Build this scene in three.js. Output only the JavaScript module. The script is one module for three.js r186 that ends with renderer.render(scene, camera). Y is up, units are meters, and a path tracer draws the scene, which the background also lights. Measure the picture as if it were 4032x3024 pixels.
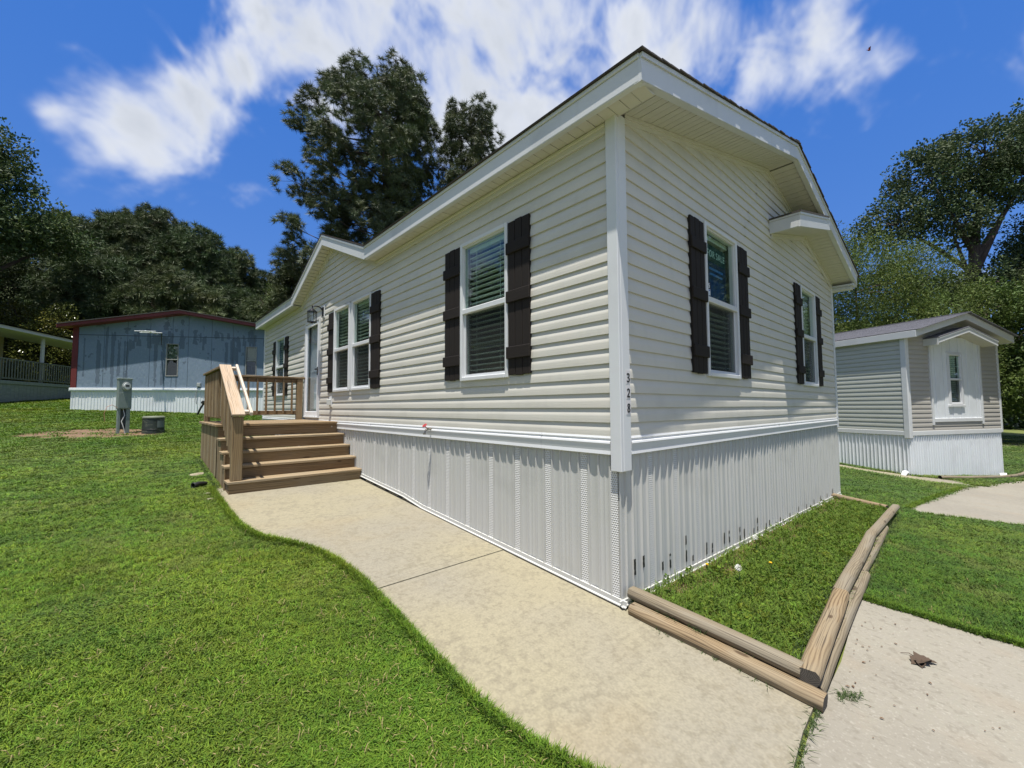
import * as THREE from 'three';
import { mergeGeometries } from 'three/addons/utils/BufferGeometryUtils.js';
import { ConvexGeometry } from 'three/addons/geometries/ConvexGeometry.js';
import { TextGeometry } from 'three/addons/geometries/TextGeometry.js';
import { FontLoader } from 'three/addons/loaders/FontLoader.js';

// ---------------------------------------------------------------- camera, sky, sun, exposure
const scene = new THREE.Scene();
const camera = new THREE.PerspectiveCamera(84.78, 4 / 3, 0.05, 900);
camera.position.set(-2.754, 1.5, 1.844);
camera.up.set(-0.03266, 0.9985, 0.04393);
camera.lookAt(-2.754 + 0.66775, 1.5 + 0.05451, 1.844 - 0.74239);
const renderer = new THREE.WebGLRenderer({ antialias: true });
renderer.toneMapping = THREE.LinearToneMapping;
renderer.toneMappingExposure = 1.55;
renderer.shadowMap.enabled = true;
const SUN = new THREE.Vector3(-0.196, 1, 0.141).normalize();
const sun = new THREE.DirectionalLight(new THREE.Color(1, 0.955, 0.88), 5);
sun.name = 'sun';
sun.position.copy(SUN).multiplyScalar(80);
sun.castShadow = true;
Object.assign(sun.shadow.camera, { left: -60, right: 60, top: 60, bottom: -60, near: 1, far: 200 });
sun.shadow.mapSize.set(4096, 4096);
scene.add(sun, sun.target);

const { clamp, lerp, smoothstep } = THREE.MathUtils;
function rng(seed) { let a = seed >>> 0; return () => { a = (a + 0x6D2B79F5) | 0; let t = Math.imul(a ^ (a >>> 15), 1 | a); t = (t + Math.imul(t ^ (t >>> 7), 61 | t)) ^ t; return ((t ^ (t >>> 14)) >>> 0) / 4294967296; }; }
const hash2 = (x, y, s) => { let h = Math.imul(x, 374761393) ^ Math.imul(y, 668265263) ^ Math.imul(s, 1274126177); h = Math.imul(h ^ (h >>> 13), 1274126177); return ((h ^ (h >>> 16)) >>> 0) / 4294967296; };
function vnoise(x, y, p, s, q = p) { // value noise with period p by q
  const xi = Math.floor(x), yi = Math.floor(y), fx = x - xi, fy = y - yi, u = fx * fx * (3 - 2 * fx), v = fy * fy * (3 - 2 * fy), m = (a, n) => ((a % n) + n) % n;
  const a = hash2(m(xi, p), m(yi, q), s), b = hash2(m(xi + 1, p), m(yi, q), s), c = hash2(m(xi, p), m(yi + 1, q), s), d = hash2(m(xi + 1, p), m(yi + 1, q), s);
  return lerp(lerp(a, b, u), lerp(c, d, u), v);
}
function fbm(x, y, p, s, oct = 4, q = p) { let sum = 0, a = 0.5, n = 0; for (let i = 0; i < oct; i++) { sum += a * vnoise(x, y, p, s + i, q); n += a; x *= 2; y *= 2; p *= 2; q *= 2; a *= 0.55; } return sum / n; }

function vnoise3(x, y, z, s) {
  const xi = Math.floor(x), yi = Math.floor(y), zi = Math.floor(z), fx = x - xi, fy = y - yi, fz = z - zi, u = fx * fx * (3 - 2 * fx), v = fy * fy * (3 - 2 * fy), w = fz * fz * (3 - 2 * fz), h = (a, b, c) => hash2(xi + a + (zi + c) * 7919, yi + b, s);
  return lerp(lerp(lerp(h(0, 0, 0), h(1, 0, 0), u), lerp(h(0, 1, 0), h(1, 1, 0), u), v), lerp(lerp(h(0, 0, 1), h(1, 0, 1), u), lerp(h(0, 1, 1), h(1, 1, 1), u), v), w);
}
function fbm3(x, y, z, s, oct, gain = 0.55) { let sum = 0, a = 0.5, n = 0; for (let i = 0; i < oct; i++) { sum += a * vnoise3(x, y, z, s + i); n += a; x = x * 2.03 + 1.7; y = y * 2.03 + 3.1; z = z * 2.03 + 5.3; a *= gain; } return sum / n; }
// the sky: blue air and drifting cumulus, as one equirectangular texture
{
  const W = 2048, H = 1024, data = new Float32Array(W * H * 4);
  // cloud banks: [direction x, y, z, angular radius, weight]
  const banks = [[-0.071, 0.428, -0.901, 0.045, 0.9], [-0.008, 0.464, -0.886, 0.064, 1], [0.059, 0.512, -0.857, 0.06, 1], [0.117, 0.567, -0.815, 0.054, 0.95], [0.011, 0.407, -0.913, 0.053, 0.9], [-0.045, 0.407, -0.912, 0.04, 0.85], [0.089, 0.465, -0.881, 0.043, 0.8], [-0.1, 0.433, -0.896, 0.021, 0.6], [-0.085, 0.355, -0.931, 0.025, 0.55], [0.152, 0.422, -0.894, 0.037, 0.34], [0.126, 0.393, -0.911, 0.031, 0.3], [0.17, 0.643, -0.747, 0.065, 0.9], [0.269, 0.636, -0.723, 0.105, 1], [0.357, 0.673, -0.648, 0.148, 1], [0.472, 0.652, -0.593, 0.16, 1], [0.512, 0.691, -0.51, 0.135, 1], [0.601, 0.593, -0.536, 0.092, 0.9], [0.473, 0.574, -0.669, 0.101, 0.95], [0.345, 0.586, -0.733, 0.065, 0.9], [0.241, 0.578, -0.78, 0.05, 0.7], [0.141, 0.658, -0.74, 0.038, 0.8], [0.565, 0.529, -0.633, 0.052, 0.6], [0.633, 0.671, -0.387, 0.054, 0.85], [0.701, 0.623, -0.346, 0.059, 0.8], [0.717, 0.642, -0.271, 0.054, 0.75], [0.779, 0.587, -0.221, 0.066, 0.8], [0.797, 0.585, -0.153, 0.064, 0.76], [0.835, 0.539, -0.108, 0.056, 0.7], [0.841, 0.537, -0.065, 0.038, 0.55], [0.71, 0.575, -0.407, 0.052, 0.62], [0.757, 0.564, -0.33, 0.043, 0.55], [0.657, 0.617, -0.433, 0.046, 0.7], [0.809, 0.53, -0.254, 0.025, 0.38], [0.844, 0.491, -0.214, 0.017, 0.35], [0.667, 0.681, -0.302, 0.06, 0.8], [0.748, 0.64, -0.176, 0.044, 0.6], [-0.127, 0.175, -0.976, 0.044, 0.9], [-0.145, 0.198, -0.969, 0.029, 0.9], [0.22, 0.257, -0.941, 0.026, 0.95], [0.207, 0.29, -0.934, 0.017, 0.7], [0.983, 0.186, -0.001, 0.042, 0.95], [0.973, 0.227, -0.024, 0.031, 0.8], [0.961, 0.275, 0.027, 0.025, 0.6], [0.514, 0.528, -0.677, 0.072, 0.8], [0.258, 0.271, -0.928, 0.048, 0.6], [0.08, 0.308, -0.948, 0.019, 0.5]];
  const r = rng(77);
  for (let i = 0; i < 80; i++) { // the rest of the sky, scattered as densely as in view
    const a = r() * Math.PI * 2, y = 0.06 + 0.94 * r(), h = Math.sqrt(1 - y * y), d = [Math.cos(a) * h, y, Math.sin(a) * h], R = 0.08 + 0.16 * r(), w = 0.6 + 0.4 * r();
    if (d[0] * 0.668 + d[1] * 0.0545 - d[2] * 0.742 < 0.5) banks.push([...d, R, w]);
  }
  for (let row = 0; row < H; row++) {
    const up = ((row + 0.5) / H - 0.5) * Math.PI, y = Math.sin(up), c = Math.cos(up);
    for (let col = 0; col < W; col++) {
      const a = ((col + 0.5) / W - 0.5) * 2 * Math.PI, x = Math.cos(a) * c, z = Math.sin(a) * c, i = (row * W + col) * 4, e = Math.max(0, y), k = Math.pow(1 - e, 3.2);
      let R = lerp(0.048, 0.185, k), G = lerp(0.180, 0.37, k), B = lerp(0.60, 0.80, k);
      if (y > 0) {
        let m = 0;
        for (const b of banks) { const q = x * b[0] + y * b[1] + z * b[2]; if (q > 0.5) { const s = 2 * (1 - q) / (b[3] * b[3]); if (s < 7) m = m + (1 - m) * b[4] * (b[3] < 0.05 ? 0.72 : 1) * Math.exp(-s); } }
        if (m > 0.03) {
          const f = 4.2, wx = fbm3(x * f, y * f, z * f, 3, 3) - 0.5, wy = fbm3(x * f + 9, y * f + 4, z * f, 13, 3) - 0.5, qx = x * 11 + wx * 3, qy = y * 14 + wy * 3, qz = z * 11 - wx * 3;
          const n = fbm3(qx, qy, qz, 23, 7, 0.6), st = fbm3((x * 0.744 + z * 0.669) * 6 - y * 6 + wx * 2, (x * 0.744 + z * 0.669) * 17 + y * 17 + wy * 2, (x * 0.668 - z * 0.742) * 5, 43, 6, 0.62);
          const fld = m * 1.0 + (n - 0.5) * 1.5 + (st - 0.5) * lerp(0.4, 1.0, smoothstep(x * 0.744 + z * 0.669, -0.05, 0.35)), dens = Math.pow(smoothstep(fld, 0.22, 1.12), 1.25) * smoothstep(y, 0.0, 0.05);
          const thick = smoothstep(m + (n - 0.5) * 1.2, 0.65, 1.3), lo = 1 - 0.30 * thick * (0.5 + 1.0 * fbm3(x * 5, y * 7, z * 5, 60, 4)), hz = smoothstep(y, 0.0, 0.12), t = dens * 0.96;
          R = lerp(R, 0.84 * lo * lerp(0.9, 1, hz), t); G = lerp(G, 0.87 * lerp(1, lo, 0.93) * lerp(0.94, 1, hz), t); B = lerp(B, 0.93 * lerp(1, lo, 0.85), t);
        }
      } else { R = 0.16; G = 0.19; B = 0.14; }
      data[i] = R; data[i + 1] = G; data[i + 2] = B; data[i + 3] = 1;
    }
  }
  const sky = new THREE.DataTexture(data, W, H, THREE.RGBAFormat, THREE.FloatType);
  sky.mapping = THREE.EquirectangularReflectionMapping; sky.magFilter = sky.minFilter = THREE.LinearFilter; sky.needsUpdate = true;
  scene.background = sky; scene.environment = sky;
  scene.backgroundIntensity = scene.environmentIntensity = 0.675;
}

// ---------------------------------------------------------------- helpers
const used = new Map();
function numbered(name) { const n = used.get(name) ?? 0; used.set(name, n + 1); return n ? `${name}_${String(n).padStart(3, '0')}` : name; }
function tag(o, label, category, group, kind) { o.userData.label = label; if (category) o.userData.category = category; if (group) o.userData.group = group; if (kind) o.userData.kind = kind; return o; }
function thing(name, label, category, [x, y, z] = [0, 0, 0], turn = 0, group) { const o = new THREE.Group(); o.name = numbered(name); o.position.set(x, y, z); o.rotation.y = turn; tag(o, label, category, group); scene.add(o); return o; }
function part(name, parent, [x, y, z] = [0, 0, 0], turn = 0) { const o = new THREE.Group(); o.name = name; o.position.set(x, y, z); o.rotation.y = turn; parent.add(o); return o; }
function mesh(name, geo, mat, parent, pos, rot) {
  const m = new THREE.Mesh(geo, mat); m.name = parent === scene ? numbered(name) : name; m.castShadow = m.receiveShadow = true;
  if (pos) m.position.set(...pos); if (rot) m.rotation.set(...rot); parent.add(m); return m;
}
function struct(name, geo, mat, label) { const m = mesh(name, geo, mat, scene); m.userData.kind = 'structure'; if (label) m.userData.label = label; return m; }
// uv in metres from the dominant face normal; the grain axis (0 x, 1 y, 2 z) becomes u
function uvm(geo, grain = -1, ou = 0, ov = 0) {
  const g = geo.index ? geo.toNonIndexed() : geo, p = g.attributes.position;
  if (!g.attributes.normal) g.computeVertexNormals();
  const uv = new Float32Array(p.count * 2), A = new THREE.Vector3(), B = new THREE.Vector3(), C = new THREE.Vector3();
  for (let i = 0; i < p.count; i += 3) {
    A.fromBufferAttribute(p, i); B.fromBufferAttribute(p, i + 1).sub(A); C.fromBufferAttribute(p, i + 2).sub(A); B.cross(C);
    const n = [Math.abs(B.x), Math.abs(B.y), Math.abs(B.z)];
    let ax = n[0] > n[1] && n[0] > n[2] ? 0 : n[1] > n[2] ? 1 : 2;
    let [a, b] = ax === 0 ? [2, 1] : ax === 1 ? [0, 2] : [0, 1];
    if (grain === b) [a, b] = [b, a];
    for (let k = i; k < i + 3; k++) { const v = [p.getX(k), p.getY(k), p.getZ(k)]; uv[k * 2] = v[a] + ou; uv[k * 2 + 1] = v[b] + ov; }
  }
  g.setAttribute('uv', new THREE.BufferAttribute(uv, 2)); return g;
}
const longest = (w, h, d) => (w >= h && w >= d ? 0 : h >= d ? 1 : 2);
const boxr = rng(5);
function box(w, h, d, x = 0, y = 0, z = 0) { const g = new THREE.BoxGeometry(w, h, d); g.translate(x, y, z); return uvm(g, longest(w, h, d), boxr() * 3, boxr() * 3); }
// a box between two corners
const span = (x0, x1, y0, y1, z0, z1) => box(Math.abs(x1 - x0), Math.abs(y1 - y0), Math.abs(z1 - z0), (x0 + x1) / 2, (y0 + y1) / 2, (z0 + z1) / 2);
function cbox(w, h, d, c = 0.004, x = 0, y = 0, z = 0) { // chamfered box
  const pts = [], W = w / 2, H = h / 2, D = d / 2; c = Math.min(c, W * 0.45, H * 0.45, D * 0.45);
  for (const a of [-1, 1]) for (const b of [-1, 1]) for (const e of [-1, 1]) pts.push(new THREE.Vector3(a * W, b * (H - c), e * (D - c)), new THREE.Vector3(a * (W - c), b * H, e * (D - c)), new THREE.Vector3(a * (W - c), b * (H - c), e * D));
  const g = new ConvexGeometry(pts); g.translate(x, y, z); return uvm(g, longest(w, h, d), boxr() * 3, boxr() * 3);
}
const cspan = (x0, x1, y0, y1, z0, z1, c) => cbox(Math.abs(x1 - x0), Math.abs(y1 - y0), Math.abs(z1 - z0), c, (x0 + x1) / 2, (y0 + y1) / 2, (z0 + z1) / 2);
// a prism: polygon in (x, y) extruded along z from z0 to z1
function prism(pts, z0, z1, holes = []) {
  const s = new THREE.Shape(pts.map(([x, y]) => new THREE.Vector2(x, y)));
  for (const h of holes) s.holes.push(new THREE.Path(h.map(([x, y]) => new THREE.Vector2(x, y))));
  const g = new THREE.ExtrudeGeometry(s, { depth: z1 - z0, bevelEnabled: false }); g.translate(0, 0, z0); g.deleteAttribute('uv'); return uvm(g, -1);
}
// a sheet over a polygon in (x, z) at height f(x, z), with sides going down by t
function slab(poly, f, t) {
  const pts = poly.map(([x, z]) => new THREE.Vector2(x, z)); if (THREE.ShapeUtils.area(pts) < 0) pts.reverse();
  const tri = THREE.ShapeUtils.triangulateShape(pts, []), pos = [];
  const P = (p, dy) => [p.x, f(p.x, p.y) + dy, p.y];
  for (const [a, b, c] of tri) { pos.push(...P(pts[a], 0), ...P(pts[c], 0), ...P(pts[b], 0)); }
  for (let i = 0; i < pts.length; i++) { const a = pts[i], b = pts[(i + 1) % pts.length]; pos.push(...P(a, 0), ...P(b, 0), ...P(a, -t), ...P(b, 0), ...P(b, -t), ...P(a, -t)); }
  const g = new THREE.BufferGeometry(); g.setAttribute('position', new THREE.Float32BufferAttribute(pos, 3)); g.computeVertexNormals(); return uvm(g);
}
function limb(pts, r0, r1, sides = 7, rough = 0, r = null) { // tapered tube through points
  const n = pts.length, pos = [], idx = [], uv = []; let N = new THREE.Vector3(1, 0, 0.3), len = 0;
  for (let i = 0; i < n; i++) {
    const T = pts[Math.min(i + 1, n - 1)].clone().sub(pts[Math.max(i - 1, 0)]).normalize(), B = T.clone().cross(N).normalize(); N = B.clone().cross(T).normalize();
    if (i) len += pts[i].distanceTo(pts[i - 1]);
    const R = lerp(r0, r1, i / (n - 1));
    for (let s = 0; s <= sides; s++) { const a = (s % sides) / sides * Math.PI * 2, q = R * (1 + (rough ? rough * Math.sin(a * 3 + i * 1.7) : 0)); pos.push(pts[i].x + q * (N.x * Math.cos(a) + B.x * Math.sin(a)), pts[i].y + q * (N.y * Math.cos(a) + B.y * Math.sin(a)), pts[i].z + q * (N.z * Math.cos(a) + B.z * Math.sin(a))); uv.push(s / sides * 6.28 * r0, len); }
    if (i) for (let s = 0; s < sides; s++) { const a = (i - 1) * (sides + 1) + s, b = a + sides + 1; idx.push(a, b, a + 1, b, b + 1, a + 1); }
  }
  const g = new THREE.BufferGeometry(); g.setAttribute('position', new THREE.Float32BufferAttribute(pos, 3)); g.setAttribute('uv', new THREE.Float32BufferAttribute(uv, 2)); g.setIndex(idx); g.computeVertexNormals(); return g;
}
const V = (x, y, z) => new THREE.Vector3(x, y, z);
const cyl = (r0, r1, h, n, x = 0, y = 0, z = 0) => { const g = new THREE.CylinderGeometry(r1, r0, h, n); g.translate(x, y, z); return g; };
const merge = (list) => mergeGeometries(list.map((g) => { const q = g.index ? g.toNonIndexed() : g; for (const k of Object.keys(q.attributes)) if (!['position', 'normal', 'uv'].includes(k)) q.deleteAttribute(k); return q; }));

// ---------------------------------------------------------------- textures and materials
const toS = (v) => { v = clamp(v, 0, 1); return 255 * (v <= 0.0031308 ? v * 12.92 : 1.055 * Math.pow(v, 1 / 2.4) - 0.055); };
function colorTex(N, fn, size, M = N) { // fn(u, v) gives linear rgb; size = metres per tile
  const d = new Uint8Array(N * M * 4);
  for (let j = 0; j < M; j++) for (let i = 0; i < N; i++) { const c = fn(i / N, j / M), k = (j * N + i) * 4; d[k] = toS(c[0]); d[k + 1] = toS(c[1]); d[k + 2] = toS(c[2]); d[k + 3] = 255; }
  const t = new THREE.DataTexture(d, N, M); t.colorSpace = THREE.SRGBColorSpace; return finish(t, size);
}
function grayTex(N, fn, size, M = N) { const d = new Uint8Array(N * M * 4); for (let j = 0; j < M; j++) for (let i = 0; i < N; i++) { const v = 255 * clamp(fn(i / N, j / M), 0, 1), k = (j * N + i) * 4; d[k] = d[k + 1] = d[k + 2] = v; d[k + 3] = 255; } return finish(new THREE.DataTexture(d, N, M), size); }
function finish(t, size) { t.wrapS = t.wrapT = THREE.RepeatWrapping; t.magFilter = THREE.LinearFilter; t.minFilter = THREE.LinearMipmapLinearFilter; t.generateMipmaps = true; const [a, b] = Array.isArray(size) ? size : [size, size]; t.repeat.set(1 / a, 1 / b); t.needsUpdate = true; return t; }
const lin = (r, g, b) => new THREE.Color().setRGB(r, g, b);
const std = (c, rough = 0.7, extra = {}) => new THREE.MeshStandardMaterial({ color: lin(...c), roughness: rough, side: THREE.DoubleSide, ...extra });
const mix3 = (a, b, t) => [lerp(a[0], b[0], t), lerp(a[1], b[1], t), lerp(a[2], b[2], t)];

const vinylBump = grayTex(256, (u, v) => 0.5 + 0.5 * (fbm(u * 6, v * 64, 6, 4, 3, 64) - 0.5) + 0.15 * (vnoise(u * 128, v * 128, 128, 8) - 0.5), [0.6, 0.25]);
const grime = (base, seed, amt) => colorTex(256, (u, v) => { const n = fbm(u * 5, v * 5, 5, seed, 5), s = fbm(u * 22, v * 3, 22, seed + 7, 3, 3); const k = 1 - amt * smoothstep(n, 0.5, 0.85) - amt * 0.5 * smoothstep(s, 0.6, 0.9); return [base[0] * k, base[1] * k, base[2] * k * (1 - amt * 0.15)]; }, [2.7, 2.1]);
const M = {};
M.siding = std([1, 1, 1], 0.52, { map: grime([0.565, 0.545, 0.485], 11, 0.09), bumpMap: vinylBump, bumpScale: 0.0006 });
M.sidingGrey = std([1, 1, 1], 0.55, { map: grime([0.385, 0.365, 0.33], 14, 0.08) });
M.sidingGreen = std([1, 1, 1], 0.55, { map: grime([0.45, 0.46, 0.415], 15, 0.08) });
M.trim = std([1, 1, 1], 0.42, { map: grime([0.616, 0.625, 0.634], 17, 0.08) });
M.fascia = std([1, 1, 1], 0.45, { map: grime([0.563, 0.576, 0.590], 19, 0.12), bumpMap: vinylBump, bumpScale: 0.0005 });
M.soffit = std([1, 1, 1], 0.6, { map: grime([0.546, 0.528, 0.466], 23, 0.06) });
M.skirt = std([1, 1, 1], 0.40, { map: grime([0.484, 0.484, 0.458], 29, 0.10) });
M.skirtWhite = std([1, 1, 1], 0.42, { map: grime([0.70, 0.725, 0.75], 31, 0.08) });
M.vent = std([1, 1, 1], 0.45, {
  map: colorTex(64, (u, v) => { const rowv = v * 2, off = Math.floor(rowv) % 2 ? 0.5 : 0; const fu = (u * 1 + off) % 1, fv = rowv % 1; const slot = Math.abs(fu - 0.5) < 0.24 && fv > 0.12 && fv < 0.5; return slot ? [0.20, 0.20, 0.195] : [0.60, 0.60, 0.575]; }, [0.019, 0.034]),
  bumpMap: grayTex(64, (u, v) => { const rowv = v * 2, off = Math.floor(rowv) % 2 ? 0.5 : 0; const fu = (u + off) % 1, fv = rowv % 1; return Math.abs(fu - 0.5) < 0.3 ? clamp(1.2 - Math.abs(fv - 0.62) * 3, 0, 1) : 0.2; }, [0.019, 0.034]), bumpScale: 0.003,
});
M.shutter = new THREE.MeshPhysicalMaterial({ roughness: 0.75, specularIntensity: 0.35, side: THREE.DoubleSide, map: colorTex(128, (u, v) => { const k = 0.8 + 0.4 * fbm(u * 3, v * 40, 3, 6, 3, 40); return [0.0215 * k, 0.0175 * k, 0.0150 * k]; }, [0.8, 0.15]), bumpMap: vinylBump, bumpScale: 0.001 });
M.black = std([0.012, 0.012, 0.013], 0.5);
M.lampMetal = std([0.018, 0.018, 0.02], 0.4, { metalness: 0.6 });
M.glass = new THREE.MeshPhysicalMaterial({ color: lin(0.84, 0.92, 0.88), roughness: 0.02, transmission: 1, thickness: 0, ior: 1.52, side: THREE.DoubleSide });
M.clear = new THREE.MeshPhysicalMaterial({ color: lin(0.9, 0.93, 0.93), roughness: 0.03, transmission: 1, thickness: 0, ior: 1.5, side: THREE.DoubleSide });
M.screen = std([0.022, 0.024, 0.026], 0.8, { transparent: true, opacity: 0.26 });
M.blind = std([0.76, 0.77, 0.74], 0.55);
M.inner = std([0.30, 0.29, 0.27], 0.9);
M.doorWhite = std([0.78, 0.79, 0.80], 0.4);
M.shingle = std([1, 1, 1], 0.95, { map: colorTex(256, (u, v) => { const g = vnoise(u * 200, v * 200, 200, 3), b = fbm(u * 6, v * 6, 6, 5, 4), k = 0.55 + 0.7 * g * (0.6 + 0.6 * b); return [0.062 * k, 0.052 * k, 0.045 * k]; }, 0.9) });
M.shingleGrey = std([1, 1, 1], 0.95, { map: colorTex(256, (u, v) => { const g = vnoise(u * 200, v * 200, 200, 13), b = fbm(u * 14, v * 4, 14, 15, 4, 4), k = 0.45 + 0.8 * g * 0.6 + 0.7 * b; return [0.115 * k, 0.115 * k, 0.128 * k]; }, 1.6) });
// timber: long grain along u, cathedral rings, knots
function woodTex(seed, base, dark, grey, size = [2.2, 0.55], knots = 3) {
  const r = rng(seed), K = Array.from({ length: knots }, () => [r(), r(), 0.012 + 0.014 * r()]);
  return colorTex(768, (u, v) => {
    let warp = 0, kn = 0;
    for (const [ku, kv, kr] of K) { let du = Math.abs(u - ku), dv = Math.abs(v - kv); du = Math.min(du, 1 - du) * size[0]; dv = Math.min(dv, 1 - dv) * size[1]; const q = Math.hypot(du * 0.35, dv); warp += 0.02 * Math.exp(-(q * q) / (kr * kr * 14)); kn = Math.max(kn, smoothstep(kr - q, -0.003, 0.006)); }
    const w = v + 0.10 * (fbm(u * 3, v * 3, 3, seed + 1, 3) - 0.5) + warp * 2.2, ring = Math.abs(((w * 26 + 2.0 * fbm(u * 2, v * 6, 2, seed + 2, 3, 6)) % 1) - 0.5) * 2;
    const fine = fbm(u * 10, v * 160, 10, seed + 3, 3, 160), blot = fbm(u * 4, v * 4, 4, seed + 4, 4), crack = smoothstep(fbm(u * 4, v * 90, 4, seed + 6, 2, 90), 0.70, 0.79);
    let c = mix3(base, dark, 0.72 * smoothstep(ring, 0.35, 0.95) * (0.6 + 0.6 * fine) + 0.28 * fine);
    c = mix3(c, grey, 0.55 * smoothstep(blot, 0.38, 0.7)); c = mix3(c, [dark[0] * 0.55, dark[1] * 0.5, dark[2] * 0.45], 0.85 * kn); c = mix3(c, [dark[0] * 0.3, dark[1] * 0.3, dark[2] * 0.3], 0.75 * crack); return c;
  }, size, 512);
}
const woodBump = grayTex(256, (u, v) => 0.6 * fbm(u * 4, v * 64, 4, 91, 3, 64) + 0.4 * fbm(u * 3, v * 20, 3, 95, 3, 20), [1.1, 0.3]);
const woodMat = (t) => std([1, 1, 1], 0.82, { map: t, bumpMap: woodBump, bumpScale: 0.0016 });
M.wood = [woodMat(woodTex(101, [0.262, 0.182, 0.090], [0.122, 0.074, 0.032], [0.228, 0.180, 0.110])), woodMat(woodTex(131, [0.228, 0.150, 0.072], [0.100, 0.060, 0.027], [0.202, 0.156, 0.096])), woodMat(woodTex(151, [0.318, 0.238, 0.138], [0.180, 0.122, 0.062], [0.292, 0.244, 0.166]))];
M.woodPale = woodMat(woodTex(171, [0.42, 0.325, 0.225], [0.30, 0.20, 0.115], [0.40, 0.34, 0.265]));
M.woodWhite = woodMat(woodTex(181, [0.56, 0.49, 0.40], [0.42, 0.32, 0.22], [0.54, 0.49, 0.42], [2.2, 0.55], 1));
M.timberWarm = woodMat(woodTex(191, [0.265, 0.196, 0.110], [0.105, 0.064, 0.030], [0.238, 0.198, 0.132], [1.8, 0.4], 5));
M.endGrain = std([1, 1, 1], 0.9, { map: colorTex(128, (u, v) => { const q = Math.hypot(u - 0.4, v - 0.3), k = 0.7 + 0.3 * Math.sin(q * 90 + 3 * vnoise(u * 6, v * 6, 6, 7)) + 0.3 * (fbm(u * 9, v * 9, 9, 5, 3) - 0.5); return [0.088 * k, 0.078 * k, 0.062 * k]; }, 0.13) });
M.timberGrey = woodMat(woodTex(211, [0.225, 0.186, 0.122], [0.098, 0.072, 0.042], [0.208, 0.184, 0.138], [1.8, 0.4], 5));
M.bark = std([1, 1, 1], 0.95, { map: colorTex(128, (u, v) => { const n = fbm(u * 12, v * 5, 12, 41, 4, 5), k = 0.4 + 1.1 * n; return [0.085 * k, 0.062 * k, 0.047 * k]; }, [0.9, 1.4]), bumpMap: grayTex(128, (u, v) => fbm(u * 12, v * 5, 12, 41, 4, 5), [0.9, 1.4]), bumpScale: 0.03 });
M.concrete = std([1, 1, 1], 0.92, { map: colorTex(1024, (u, v) => {
  const big = fbm(u * 3, v * 3, 3, 51, 4), mid = fbm(u * 30, v * 30, 30, 55, 5), fin = fbm(u * 110, v * 110, 110, 59, 3), sp = vnoise(u * 400, v * 400, 400, 58), ru = smoothstep(fbm(u * 6, v * 6, 6, 63, 5), 0.42, 0.8);
  let c = mix3([0.278, 0.248, 0.176], [0.248, 0.226, 0.182], smoothstep(big, 0.3, 0.72)); c = mix3(c, [0.180, 0.158, 0.116], 0.5 * smoothstep(mid * 0.35 + fin * 0.65, 0.46, 0.70)); c = mix3(c, [0.275, 0.222, 0.135], 0.3 * ru); const br = fbm(u * 4, v * 240, 4, 57, 2, 240), k = 0.76 + 0.22 * sp + 0.10 * br; return [c[0] * k, c[1] * k, c[2] * k * 0.94]; }, 3.6),
  bumpMap: grayTex(512, (u, v) => 0.6 * fbm(u * 60, v * 60, 60, 71, 3) + 0.4 * vnoise(u * 230, v * 230, 230, 73), 1.7), bumpScale: 0.002 });
M.drive = std([1, 1, 1], 0.94, { map: colorTex(1024, (u, v) => {
  const big = fbm(u * 4, v * 4, 4, 81, 5), sp = vnoise(u * 300, v * 300, 300, 83), sp2 = fbm(u * 90, v * 90, 90, 85, 3), st = smoothstep(fbm(u * 9, v * 9, 9, 87, 4), 0.55, 0.85);
  let c = mix3([0.240, 0.222, 0.178], [0.212, 0.194, 0.156], smoothstep(big, 0.3, 0.75)); c = mix3(c, [0.150, 0.133, 0.102], 0.45 * smoothstep(sp2, 0.55, 0.80)); c = mix3(c, [0.33, 0.31, 0.26], 0.4 * smoothstep(sp, 0.7, 0.95)); return mix3(c, [0.245, 0.20, 0.145], 0.35 * st); }, 2.8),
  bumpMap: grayTex(512, (u, v) => 0.5 * vnoise(u * 130, v * 130, 130, 89) + 0.5 * fbm(u * 40, v * 40, 40, 97, 3), 1.5), bumpScale: 0.0035 });
M.soil = std([1, 1, 1], 1, { map: colorTex(512, (u, v) => { const a = fbm(u * 8, v * 8, 8, 111, 5), b = fbm(u * 60, v * 60, 60, 113, 3); return mix3(mix3([0.095, 0.125, 0.022], [0.13, 0.152, 0.030], a), [0.14, 0.11, 0.055], 0.5 * smoothstep(b, 0.55, 0.75)); }, 4) });
M.dirt = std([1, 1, 1], 1, { map: colorTex(256, (u, v) => { const a = fbm(u * 6, v * 6, 6, 121, 5), b = fbm(u * 40, v * 40, 40, 123, 3); return mix3(mix3([0.150, 0.082, 0.044], [0.205, 0.135, 0.078], a), [0.075, 0.048, 0.028], smoothstep(b, 0.5, 0.75)); }, 1.5), bumpMap: grayTex(128, (u, v) => fbm(u * 18, v * 18, 18, 127, 4), 0.8), bumpScale: 0.03 });
const leafMat = (rough = 0.75, tr = 0.32, spec = 0.3) => new THREE.MeshPhysicalMaterial({ color: 0xffffff, roughness: rough, specularIntensity: spec, transmission: tr, thickness: 0, side: THREE.DoubleSide });
M.grass = leafMat(0.78, 0.4); M.needle = leafMat(0.55, 0.22, 0.6); M.leaf = leafMat(0.6, 0.4);

// ---------------------------------------------------------------- the lie of the land
// the lots climb away along the long side of the house and fall gently past its gable end
const G = (x, z) => { const s = clamp(z, -46, 14); return -0.073 * s - (x > 0 ? 0.028 * Math.min(x, 16) : 0); };
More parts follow.
